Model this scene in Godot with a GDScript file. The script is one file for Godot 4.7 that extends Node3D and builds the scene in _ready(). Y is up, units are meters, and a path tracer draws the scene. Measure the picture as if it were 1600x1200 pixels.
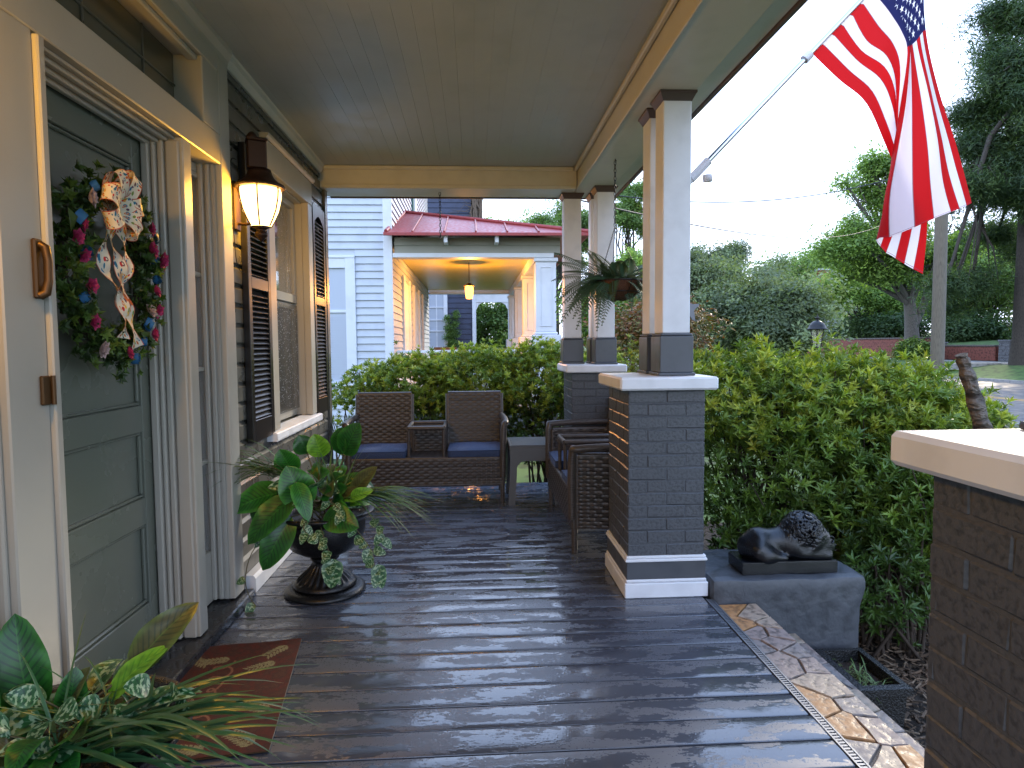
extends Node3D
# A painted wooden porch after rain: wet grey boards, brick pillars, planters, wicker settees, a flag and the street beyond.

class Geo:
	var v := PackedVector3Array()
	var n := PackedVector3Array()
	var uv := PackedVector2Array()
	var c := PackedColorArray()
	var ix := PackedInt32Array()
	var col := Color(1, 1, 1)
	var tinted := false
	func put(p: Vector3, nn: Vector3, t := Vector2.ZERO) -> int:
		v.append(p); n.append(nn); uv.append(t); c.append(col)
		return v.size() - 1
	func tri(a: Vector3, b: Vector3, d: Vector3) -> void:
		var nn := (b - a).cross(d - a).normalized()
		var i := put(a, nn)
		put(b, nn); put(d, nn)
		ix.append(i); ix.append(i + 2); ix.append(i + 1)
	func quad(a: Vector3, b: Vector3, d: Vector3, e: Vector3) -> void:
		var nn := (d - a).cross(e - b).normalized()
		var i := put(a, nn, Vector2(0, 1))
		put(b, nn, Vector2(1, 1)); put(d, nn, Vector2(1, 0)); put(e, nn, Vector2(0, 0))
		for k in [0, 2, 1, 0, 3, 2]:
			ix.append(i + k)
	func otri(a: Vector3, b: Vector3, d: Vector3, o: Vector3) -> void:
		if (b - a).cross(d - a).dot(o) < 0.0:
			tri(a, d, b)
		else:
			tri(a, b, d)
	func oquad(a: Vector3, b: Vector3, d: Vector3, e: Vector3, o: Vector3) -> void:
		if (d - a).cross(e - b).dot(o) < 0.0:
			quad(a, e, d, b)
		else:
			quad(a, b, d, e)
	func _p(s: Vector3, full: int, h: Vector3, b: float, x: Transform3D) -> Vector3:
		var q := Vector3.ZERO
		for i in 3:
			q[i] = s[i] * (h[i] if i == full else h[i] - b)
		return x * q
	func box(lo: Vector3, hi: Vector3, b := 0.0) -> void:
		obox(Transform3D(Basis(), (lo + hi) / 2), (hi - lo).abs() / 2, b)
	func obox(x: Transform3D, h: Vector3, b := 0.0) -> void:
		for k in 3:
			var u := (k + 1) % 3
			var w := (k + 2) % 3
			for s in [-1.0, 1.0]:
				var q: Array = []
				for d in [[-1, -1], [1, -1], [1, 1], [-1, 1]]:
					var t := Vector3.ZERO
					t[k] = s; t[u] = d[0]; t[w] = d[1]
					q.append(_p(t, k, h, b, x))
				var o := Vector3.ZERO
				o[k] = s
				oquad(q[0], q[1], q[2], q[3], x.basis * o)
		if b <= 0.0:
			return
		for k in 3:
			var l := (k + 1) % 3
			var m := (k + 2) % 3
			for sk in [-1.0, 1.0]:
				for sl in [-1.0, 1.0]:
					var t := Vector3.ZERO
					t[k] = sk; t[l] = sl
					var t1 := t
					var t2 := t
					t1[m] = -1.0; t2[m] = 1.0
					oquad(_p(t1, k, h, b, x), _p(t2, k, h, b, x), _p(t2, l, h, b, x), _p(t1, l, h, b, x), x.basis * t)
		for sx in [-1.0, 1.0]:
			for sy in [-1.0, 1.0]:
				for sz in [-1.0, 1.0]:
					var t := Vector3(sx, sy, sz)
					otri(_p(t, 0, h, b, x), _p(t, 1, h, b, x), _p(t, 2, h, b, x), x.basis * t)
	# a polygon in local XY pushed along local Z by length
	func extrude(poly: PackedVector2Array, x: Transform3D, length: float, smooth := false) -> void:
		var p := poly
		if Geometry2D.is_polygon_clockwise(p):
			p.reverse()
		var m := p.size()
		for i in m:
			var a := p[i]
			var b := p[(i + 1) % m]
			quad(x * Vector3(a.x, a.y, 0), x * Vector3(b.x, b.y, 0), x * Vector3(b.x, b.y, length), x * Vector3(a.x, a.y, length))
		if smooth:
			pass
		var t := Geometry2D.triangulate_polygon(p)
		for i in range(0, t.size(), 3):
			for z in [0.0, length]:
				otri(x * Vector3(p[t[i]].x, p[t[i]].y, z), x * Vector3(p[t[i + 1]].x, p[t[i + 1]].y, z), x * Vector3(p[t[i + 2]].x, p[t[i + 2]].y, z), x.basis * Vector3(0, 0, -1.0 if z == 0.0 else 1.0))
	# rows of points, smooth; round = each row closes on itself. Rows run so that (next in row) x (next row) points outward.
	func grid(rows: Array, round := false) -> void:
		var nr := rows.size()
		var nc: int = rows[0].size()
		var base := v.size()
		for i in nr:
			for j in nc:
				var j0 := (j - 1 + nc) % nc if round else maxi(j - 1, 0)
				var j1 := (j + 1) % nc if round else mini(j + 1, nc - 1)
				var i0 := maxi(i - 1, 0)
				var i1 := mini(i + 1, nr - 1)
				var du: Vector3 = rows[i][j1] - rows[i][j0]
				var dv: Vector3 = rows[i1][j] - rows[i0][j]
				var nn := du.cross(dv)
				if nn.length_squared() < 1e-14:
					nn = (rows[i1][j1] - rows[i1][j0]).cross(dv) if i == 0 else (rows[i0][j1] - rows[i0][j0]).cross(dv)
				if nn.length_squared() < 1e-16:
					nn = dv if i > 0 else -dv
				put(rows[i][j], nn.normalized(), Vector2(float(j) / maxf(1, nc - (0 if round else 1)), float(i) / maxf(1, nr - 1)))
		for i in nr - 1:
			for j in (nc if round else nc - 1):
				var j1 := (j + 1) % nc
				var a := base + i * nc + j
				var b := base + i * nc + j1
				var d := a + nc
				var e := b + nc
				for k in [a, e, b, a, d, e]:
					ix.append(k)
	func tube(path: PackedVector3Array, r: PackedFloat32Array, sides := 8, caps := true) -> void:
		var rows: Array = []
		var up := Vector3.UP
		var m := path.size()
		for i in m:
			var t := (path[mini(i + 1, m - 1)] - path[maxi(i - 1, 0)]).normalized()
			if absf(t.dot(up)) > 0.95:
				up = Vector3.RIGHT if absf(t.x) < 0.9 else Vector3.FORWARD
			var s := up.cross(t).normalized()
			up = t.cross(s).normalized()
			var row := PackedVector3Array()
			var rr := r[mini(i, r.size() - 1)]
			for k in sides:
				var a := TAU * k / sides
				row.append(path[i] + (s * cos(a) + up * sin(a)) * rr)
			rows.append(row)
		grid(rows, true)
		if caps:
			for e in [0, m - 1]:
				var o := (path[0] - path[1]) if e == 0 else (path[m - 1] - path[m - 2])
				for k in sides:
					otri(path[e], rows[e][k], rows[e][(k + 1) % sides], o)
	func bar(a: Vector3, b: Vector3, r: float, sides := 6, r2 := -1.0) -> void:
		tube(PackedVector3Array([a, b]), PackedFloat32Array([r, r if r2 < 0.0 else r2]), sides)
	# profile of (radius, height) from bottom to top about an upright axis
	func lathe(prof: Array, at: Vector3, sides := 32, flutes := 0, depth := 0.0, f0 := -1e9, f1 := 1e9) -> void:
		var rows: Array = []
		for q in prof:
			var row := PackedVector3Array()
			for k in sides:
				var a := -TAU * k / sides
				var r: float = q[0]
				if flutes > 0 and q[1] > f0 and q[1] < f1:
					r *= 1.0 - depth * (0.5 + 0.5 * cos(a * flutes))
				row.append(at + Vector3(cos(a) * r, q[1], sin(a) * r))
			rows.append(row)
		grid(rows, true)
	func add(o: Geo, x: Transform3D) -> void:
		var b := v.size()
		for i in o.v.size():
			v.append(x * o.v[i]); n.append((x.basis * o.n[i]).normalized()); uv.append(o.uv[i]); c.append(o.c[i])
		for i in o.ix:
			ix.append(b + i)
	func mesh() -> ArrayMesh:
		var a: Array = []
		a.resize(Mesh.ARRAY_MAX)
		a[Mesh.ARRAY_VERTEX] = v
		a[Mesh.ARRAY_NORMAL] = n
		a[Mesh.ARRAY_TEX_UV] = uv
		if tinted:
			a[Mesh.ARRAY_COLOR] = c
		a[Mesh.ARRAY_INDEX] = ix
		var m := ArrayMesh.new()
		m.add_surface_from_arrays(Mesh.PRIMITIVE_TRIANGLES, a)
		return m

var rng := RandomNumberGenerator.new()
var taken := {}
var M := {}
var T := {}

func V(x: float, y: float, z: float) -> Vector3:
	return Vector3(x, y, z)

func rr(a: float, b: float) -> float:
	return rng.randf_range(a, b)

func numbered(parent: Node, called: String) -> String:
	var k := str(parent.get_instance_id()) + called
	var i: int = taken.get(k, 0)
	taken[k] = i + 1
	return called if i == 0 else "%s_%03d" % [called, i]

func thing(called: String, label: String, category: String, at := Vector3.ZERO, group := "") -> Node3D:
	var o := Node3D.new()
	o.name = numbered(self, called)
	add_child(o)
	o.position = at
	tag(o, label, category, group)
	return o

func tag(o: Node, label: String, category: String, group := "") -> void:
	o.set_meta("label", label)
	o.set_meta("category", category)
	if group != "":
		o.set_meta("group", group)

func setting(called: String) -> Node3D:
	var o := Node3D.new()
	o.name = numbered(self, called)
	add_child(o)
	o.set_meta("kind", "structure")
	return o

func part(g: Variant, called: String, m: Material, parent: Node3D, x := Transform3D()) -> MeshInstance3D:
	var o := MeshInstance3D.new()
	o.mesh = g.mesh() if g is Geo else g
	o.material_override = m
	o.name = numbered(parent, called)
	parent.add_child(o)
	o.transform = x
	return o

func bx(lo: Vector3, hi: Vector3, called: String, m: Material, parent: Node3D, b := 0.003) -> MeshInstance3D:
	var g := Geo.new()
	g.box(lo, hi, b)
	return part(g, called, m, parent)

func many(mesh: Mesh, xs: Array, cols: Array, called: String, m: Material, parent: Node3D) -> MultiMeshInstance3D:
	var mm := MultiMesh.new()
	mm.transform_format = MultiMesh.TRANSFORM_3D
	mm.use_colors = true
	mm.mesh = mesh
	mm.instance_count = xs.size()
	for i in xs.size():
		mm.set_instance_transform(i, xs[i])
		mm.set_instance_color(i, cols[i])
	var o := MultiMeshInstance3D.new()
	o.multimesh = mm
	o.material_override = m
	o.name = numbered(parent, called)
	parent.add_child(o)
	o.set_meta("kind", "stuff")
	return o

func lin(r: float, g: float, b: float) -> Color:
	return Color(r, g, b).linear_to_srgb()

func mat(called: String, col: Color, rough := 0.6, metal := 0.0, spec := 0.5) -> StandardMaterial3D:
	var m := StandardMaterial3D.new()
	m.resource_name = called
	m.albedo_color = col
	m.roughness = rough
	m.metallic = metal
	m.metallic_specular = spec
	M[called] = m
	return m

func noise_image(w: int, h: int, freq: float, oct: int, seed: int, sx := 1.0, sy := 1.0) -> Image:
	var f := FastNoiseLite.new()
	f.seed = seed
	f.frequency = freq
	f.fractal_octaves = oct
	f.noise_type = FastNoiseLite.TYPE_SIMPLEX_SMOOTH
	var d := PackedByteArray()
	d.resize(w * h)
	var k := 0
	# seamless by blending the two ends
	for y in h:
		var ty := maxf(0.0, (float(y) / h - 0.8) / 0.2)
		for x in w:
			var q := f.get_noise_2d(x * sx, y * sy)
			var tx := maxf(0.0, (float(x) / w - 0.8) / 0.2)
			if tx > 0.0:
				q = lerpf(q, f.get_noise_2d((x - w) * sx, y * sy), tx)
			if ty > 0.0:
				q = lerpf(q, f.get_noise_2d(x * sx, (y - h) * sy), ty)
			d[k] = clampi(int((q * 0.9 + 0.5) * 255.0), 0, 255)
			k += 1
	return Image.create_from_data(w, h, false, Image.FORMAT_L8, d)

func ramp(im: Image, stops: Array) -> ImageTexture:
	# stops: [[at, Color], ...] in sRGB
	var key := str(im.get_instance_id()) + str(stops)
	if T.has(key):
		return T[key]
	var lut := PackedByteArray()
	for i in 256:
		var t := i / 255.0
		var cc: Color = stops[0][1]
		for s in range(stops.size() - 1):
			if t >= stops[s][0]:
				cc = stops[s][1].lerp(stops[s + 1][1], clampf((t - stops[s][0]) / (stops[s + 1][0] - stops[s][0]), 0, 1))
		lut.append_array(PackedByteArray([int(clampf(cc.r, 0, 1) * 255), int(clampf(cc.g, 0, 1) * 255), int(clampf(cc.b, 0, 1) * 255)]))
	var src := im.get_data()
	var d := PackedByteArray()
	d.resize(src.size() * 3)
	for i in src.size():
		var b := src[i] * 3
		d[i * 3] = lut[b]; d[i * 3 + 1] = lut[b + 1]; d[i * 3 + 2] = lut[b + 2]
	T[key] = ImageTexture.create_from_image(Image.create_from_data(im.get_width(), im.get_height(), false, Image.FORMAT_RGB8, d))
	return T[key]

# paint or plaster with gentle unevenness: a tint map, a roughness map and relief, laid on by position
func weathered(m: StandardMaterial3D, img: Image, dark: float, scale: Vector3, relief := 0.0, r0 := -1.0, r1 := -1.0) -> StandardMaterial3D:
	m.albedo_texture = ramp(img, [[0.0, Color(dark, dark, dark)], [0.55, Color(1, 1, 1)], [1.0, Color(1, 1, 1)]])
	m.uv1_triplanar = true
	m.uv1_world_triplanar = true
	m.uv1_scale = scale
	if relief > 0.0:
		m.heightmap_enabled = true
		var key := "h" + str(img.get_instance_id())
		if not T.has(key):
			T[key] = ImageTexture.create_from_image(img)
		m.heightmap_texture = T[key]
		m.heightmap_scale = relief
	if r0 >= 0.0:
		m.roughness = 1.0
		m.roughness_texture = ramp(img, [[0.2, Color(r0, r0, r0)], [0.8, Color(r1, r1, r1)], [1.0, Color(r1, r1, r1)]])
		m.roughness_texture_channel = BaseMaterial3D.TEXTURE_CHANNEL_RED
	return m

func _ready() -> void:
	rng.seed = 7
	camera_and_light()
	materials()
	porch_floor()
	porch_roof()
	house()
	pillars()
	steps_and_ground()
	street()
	neighbour()
	print("setting built")
	shrubs()
	trees()
	print("plants built")
	door_wreath()
	lanterns()
	seats()
	urns()
	basket()
	flag()
	lion()
	small_things()
	print("all built")

func camera_and_light() -> void:
	var cam := Camera3D.new()
	cam.name = "camera"
	add_child(cam)
	# porch seen from 1.2 m, turned 3.3 degrees to the street, tipped 3.45 degrees down, held 0.46 degrees askew
	cam.transform = Transform3D(Basis(V(0.99828183, -0.00801388, 0.0580445), V(0.01147906, 0.99815552, -0.05961361), V(-0.0574597, 0.06017748, 0.99653252)), V(0, 1.2, 0))
	cam.fov = 60.931
	cam.near = 0.05
	cam.far = 900.0
	cam.current = true
	var e := Environment.new()
	e.background_mode = Environment.BG_SKY
	# bright even haze after rain: white low down, bluer overhead, a soft warm glow where the sun stands behind it
	var w := 256
	var h := 128
	var im := Image.create(w, h, false, Image.FORMAT_RGBF)
	var sd := V(0.62, 0.42, -0.72).normalized()
	for y in h:
		var el := (0.5 - (y + 0.5) / h) * PI
		for x in w:
			var ph := ((x + 0.5) / w - 0.5) * TAU
			var d := V(sin(ph) * cos(el), sin(el), -cos(ph) * cos(el))
			var t := pow(clampf(sin(el), 0.0, 1.0), 0.6)
			var c := V(0.93, 1.02, 1.18).lerp(V(0.34, 0.54, 0.98), t)
			c += V(1.0, 0.86, 0.66) * 0.8 * exp(-pow(acos(clampf(d.dot(sd), -1, 1)) / 0.30, 2.0))
			if el < 0.0:
				c = V(0.16, 0.17, 0.14)
			im.set_pixel(x, y, Color(c.x, c.y, c.z))
	var s := PanoramaSkyMaterial.new()
	s.panorama = ImageTexture.create_from_image(im)
	var sky := Sky.new()
	sky.sky_material = s
	e.sky = sky
	e.background_energy_multiplier = 1.25
	e.tonemap_mode = Environment.TONE_MAPPER_LINEAR
	e.tonemap_exposure = 2.55
	e.sdfgi_enabled = true
	e.ssao_enabled = true
	e.ssil_enabled = true
	var we := WorldEnvironment.new()
	we.name = "world"
	we.environment = e
	add_child(we)
	var sun := DirectionalLight3D.new()
	sun.name = "sun"
	add_child(sun)
	sun.look_at_from_position(V(0, 0, 0), -V(0.62, 0.42, -0.72))
	sun.light_color = Color(1.0, 0.93, 0.82)
	sun.light_energy = 0.5
	sun.light_angular_distance = 12.0
	sun.shadow_enabled = true

func materials() -> void:
	var fine := noise_image(512, 512, 0.03, 4, 3)
	var grain := noise_image(512, 512, 0.02, 4, 5, 0.25, 3.0)
	var coarse := noise_image(512, 512, 0.012, 5, 9)
	T.fine = fine; T.grain = grain; T.coarse = coarse
	weathered(mat("trim_paint", lin(0.385, 0.37, 0.325), 0.34), coarse, 0.985, V(0.7, 0.7, 0.7), 0.05, 0.28, 0.36)
	weathered(mat("white_paint", lin(0.74, 0.76, 0.80), 0.4), coarse, 0.95, V(0.8, 0.8, 0.8), 0.05, 0.34, 0.48)
	weathered(mat("siding_paint", lin(0.105, 0.102, 0.088), 0.4), coarse, 0.88, V(0.9, 0.9, 0.9), 0.0, 0.24, 0.44)
	weathered(mat("door_paint", lin(0.14, 0.155, 0.127), 0.3), coarse, 0.99, V(0.6, 0.6, 0.6), 0.0, 0.25, 0.28)
	weathered(mat("ceiling_paint", lin(0.37, 0.42, 0.45), 0.42), coarse, 0.95, V(0.5, 0.5, 0.5), 0.0, 0.34, 0.46)
	weathered(mat("beam_paint", lin(0.56, 0.55, 0.50), 0.45), coarse, 0.96, V(0.7, 0.7, 0.7), 0.05, 0.38, 0.5)
	weathered(mat("brick_paint", lin(0.072, 0.078, 0.09), 0.45), fine, 0.8, V(3.6, 3.6, 3.6), 0.07, 0.3, 0.52)
	weathered(mat("mortar_paint", lin(0.066, 0.072, 0.083), 0.6), fine, 0.9, V(3, 3, 3), 0.1)
	weathered(mat("grey_wood_paint", lin(0.072, 0.078, 0.09), 0.4), coarse, 0.93, V(1.2, 1.2, 1.2), 0.0, 0.28, 0.4)
	weathered(mat("sill_paint", lin(0.03, 0.032, 0.037), 0.3), coarse, 0.8, V(2, 2, 2), 0.0, 0.1, 0.4)
	weathered(mat("plinth_paint", lin(0.066, 0.073, 0.086), 0.5), coarse, 0.85, V(1.6, 1.6, 1.6), 0.35, 0.36, 0.55)
	mat("brown_trim", lin(0.075, 0.05, 0.045), 0.5)
	mat("shutter_black", lin(0.010, 0.009, 0.009), 0.28)
	mat("iron_black", lin(0.012, 0.011, 0.011), 0.4, 0.3)
	mat("bronze_brown", lin(0.035, 0.018, 0.012), 0.42, 0.5)
	mat("brass_dull", lin(0.085, 0.045, 0.016), 0.42, 0.6)
	mat("dark_room", lin(0.30, 0.28, 0.25), 0.9)
	mat("steel", lin(0.20, 0.21, 0.23), 0.5, 1.0)
	var gl := mat("window_glass", Color(0.75, 0.8, 0.82, 0.12), 0.03)
	gl.transparency = BaseMaterial3D.TRANSPARENCY_ALPHA
	# deck: grey paint, wet in streaks and beads
	var dk := mat("deck_paint", lin(0.072, 0.086, 0.118), 1.0, 0.0, 0.8)
	deck_maps(dk)

# rain water on the boards: smooth film where it lies, rough paint where it has dried; fine ridges run along the boards
func deck_maps(m: StandardMaterial3D) -> void:
	var w := 1024
	var h := 2048
	var f1 := FastNoiseLite.new(); f1.seed = 21; f1.frequency = 0.012; f1.fractal_octaves = 4
	var f2 := FastNoiseLite.new(); f2.seed = 22; f2.frequency = 0.09; f2.fractal_octaves = 3
	var f3 := FastNoiseLite.new(); f3.seed = 23; f3.frequency = 0.3; f3.fractal_octaves = 1
	var ro := PackedByteArray(); ro.resize(w * h)
	var he := PackedByteArray(); he.resize(w * h)
	var al := PackedByteArray(); al.resize(w * h)
	var k := 0
	for y in h:
		for x in w:
			var film := f1.get_noise_2d(x * 0.55, y * 1.9) + 0.32 * f2.get_noise_2d(x * 0.7, y * 1.6)
			var bead := f3.get_noise_2d(x, y)
			var wet := clampf((film + 0.07) * 9.0, 0.0, 1.0)
			var ridge := f2.get_noise_2d(x * 0.12, y * 3.0)
			var r := lerpf(0.37 + 0.05 * ridge, 0.10, wet)
			var hh := 0.42 + 0.10 * ridge * (1.0 - 0.6 * wet) + 0.12 * wet
			if bead > 0.62 and film > -0.35:
				r = 0.08; hh += 0.2 * clampf((bead - 0.62) * 6.0, 0, 1)
			ro[k] = int(clampf(r, 0, 1) * 255); he[k] = int(clampf(hh, 0, 1) * 255)
			al[k] = int(clampf(0.95 + 0.06 * f1.get_noise_2d(x * 0.3 + 700, y * 2.5) - 0.05 * wet, 0, 1) * 255)
			k += 1
	var tr := ImageTexture.create_from_image(Image.create_from_data(w, h, false, Image.FORMAT_L8, ro))
	var th := ImageTexture.create_from_image(Image.create_from_data(w, h, false, Image.FORMAT_L8, he))
	m.roughness_texture = tr
	m.roughness_texture_channel = BaseMaterial3D.TEXTURE_CHANNEL_RED
	m.heightmap_enabled = true
	m.heightmap_texture = th
	m.heightmap_scale = 0.10
	m.albedo_texture = ImageTexture.create_from_image(Image.create_from_data(w, h, false, Image.FORMAT_L8, al))
	m.uv1_triplanar = true
	m.uv1_world_triplanar = true
	m.uv1_triplanar_sharpness = 8.0
	m.uv1_scale = V(1.0 / 2.4, 0.4, 1.0 / 4.8)
	m.uv1_offset = V(0.5, 0, 0.2)

func porch_floor() -> void:
	var fl := setting("porch_floor")
	var p := PackedVector2Array()
	var hw := 0.0618
	# a slightly crowned board with eased edges, local X = across (world z), Y = up
	p.append(V2(-hw, -0.022)); p.append(V2(hw, -0.022)); p.append(V2(hw, -0.006))
	var g := Geo.new()
	var rows: Array = []
	for e in [[-1.165, 0], [1.068, 1]]:
		var row := PackedVector3Array()
		for q in [[-1.0, -0.022], [-1.0, -0.006], [-0.985, -0.0028], [-0.955, -0.0012], [-0.6, -0.0005], [0.0, 0.0], [0.6, -0.0005], [0.955, -0.0012], [0.985, -0.0028], [1.0, -0.006], [1.0, -0.022]]:
			row.append(V(e[0], q[1], q[0] * hw))
		rows.append(row)
	rows.reverse()
	g.grid(rows)
	for e in [0, 1]:
		for j in range(1, 9):
			g.otri(rows[e][0], rows[e][j], rows[e][j + 1], V(1, 0, 0) if e == 0 else V(-1, 0, 0))
		g.otri(rows[e][0], rows[e][9], rows[e][10], V(1, 0, 0) if e == 0 else V(-1, 0, 0))
	var ms := g.mesh()
	var z := -2.372 + 0.065 + 0.13 * 25
	while z > -5.6:
		var b := Basis(V(1, 0, 0), rr(-0.006, 0.006)) * Basis(V(0, 0, 1), rr(-0.0006, 0.0006))
		part(ms, "deck_board", M.deck_paint, fl, Transform3D(b, V(rr(-0.003, 0.003), rr(-0.0012, 0.0006), z)))
		z -= 0.13
	bx(V(-1.2, -0.2, -5.62), V(1.06, -0.03, 1.0), "joist_deck", M.sill_paint, fl, 0.0)
	bx(V(-1.2, -0.62, -5.5), V(1.04, -0.205, 0.95), "foundation", M.mortar_paint, fl, 0.0)
	# metal strip along the edge above the steps, with a row of slots
	var s := Geo.new()
	s.box(V(1.0705, -0.03, -2.94), V(1.076, 0.0035, -1.12))
	s.box(V(1.098, -0.03, -2.94), V(1.1035, 0.0035, -1.12))
	s.box(V(1.076, -0.03, -2.94), V(1.098, -0.0015, -1.12))
	var zz := -2.935
	while zz < -1.125:
		s.box(V(1.0765, -0.004, zz), V(1.0975, 0.0018, zz + 0.0085))
		zz += 0.0145
	part(s, "edge_strip", M.steel, fl)

func V2(x: float, y: float) -> Vector2:
	return Vector2(x, y)

func porch_roof() -> void:
	var c := setting("porch_ceiling")
	var g := Geo.new()
	g.box(V(-0.0412, 0, -6.4), V(0.0412, 0.02, 0), 0.0007)
	var ms := g.mesh()
	for i in 24:
		part(ms, "ceiling_board", M.ceiling_paint, c, Transform3D(Basis(), V(-1.10 + 0.0827 * i, 2.54 + rr(-0.0003, 0.0003), 1.0)))
	var b := setting("porch_beam")
	bx(V(0.80, 2.38, -5.32), V(1.055, 2.70, 1.0), "front_beam", M.beam_paint, b, 0.004)
	bx(V(0.772, 2.505, -4.985), V(0.7975, 2.5385, 1.0), "bed_moulding", M.beam_paint, b, 0.006)
	bx(V(0.792, 2.372, -5.0), V(0.7995, 2.40, 1.0), "edge_bead", M.beam_paint, b, 0.003)
	bx(V(-1.15, 2.381, -5.31), V(0.795, 2.70, -5.005), "end_beam", M.beam_paint, b, 0.004)
	bx(V(-1.10, 2.508, -5.004), V(0.77, 2.5388, -4.985), "bed_moulding", M.beam_paint, b, 0.006)
	bx(V(-1.10, 2.372, -5.0048), V(0.788, 2.40, -4.992), "edge_bead", M.beam_paint, b, 0.003)
	bx(V(-1.15, 2.381, 0.7), V(0.797, 2.70, 1.0), "end_beam", M.beam_paint, b, 0.004)
	bx(V(1.056, 2.40, -5.45), V(1.155, 2.42, 1.2), "soffit", M.beam_paint, b, 0.002)
	bx(V(-1.15, 2.41, -5.45), V(1.05, 2.43, -5.325), "soffit", M.beam_paint, b, 0.002)
	var r := setting("porch_roof")
	bx(V(1.156, 2.385, -5.47), V(1.175, 2.56, 1.2), "fascia", M.brown_trim, r)
	bx(V(-1.15, 2.40, -5.47), V(1.155, 2.56, -5.452), "fascia", M.brown_trim, r)
	var s := Geo.new()
	s.oquad(V(1.2, 2.565, -5.5), V(1.2, 2.565, 1.2), V(-1.3, 3.3, 1.2), V(-1.3, 3.3, -5.5), V(0.3, 1, 0))
	s.oquad(V(1.2, 2.545, -5.5), V(1.2, 2.545, 1.2), V(-1.3, 3.28, 1.2), V(-1.3, 3.28, -5.5), V(-0.3, -1, 0))
	s.otri(V(1.2, 2.55, -5.46), V(-1.3, 3.28, -5.46), V(-1.3, 2.55, -5.46), V(0, 0, -1))
	s.otri(V(1.2, 2.55, 1.1), V(-1.3, 3.28, 1.1), V(-1.3, 2.55, 1.1), V(0, 0, 1))
	part(s, "roof_sheet", M.brown_trim, r)

func strip_z(prof: Array, z0: float, z1: float, x0: float, y0: float) -> Geo:
	# profile of (out from the wall, up), pushed along z
	var p := PackedVector2Array()
	for q in prof:
		p.append(V2(q[0], q[1]))
	var g := Geo.new()
	g.extrude(p, Transform3D(Basis(), V(x0, y0, minf(z0, z1))), absf(z1 - z0))
	return g

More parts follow.
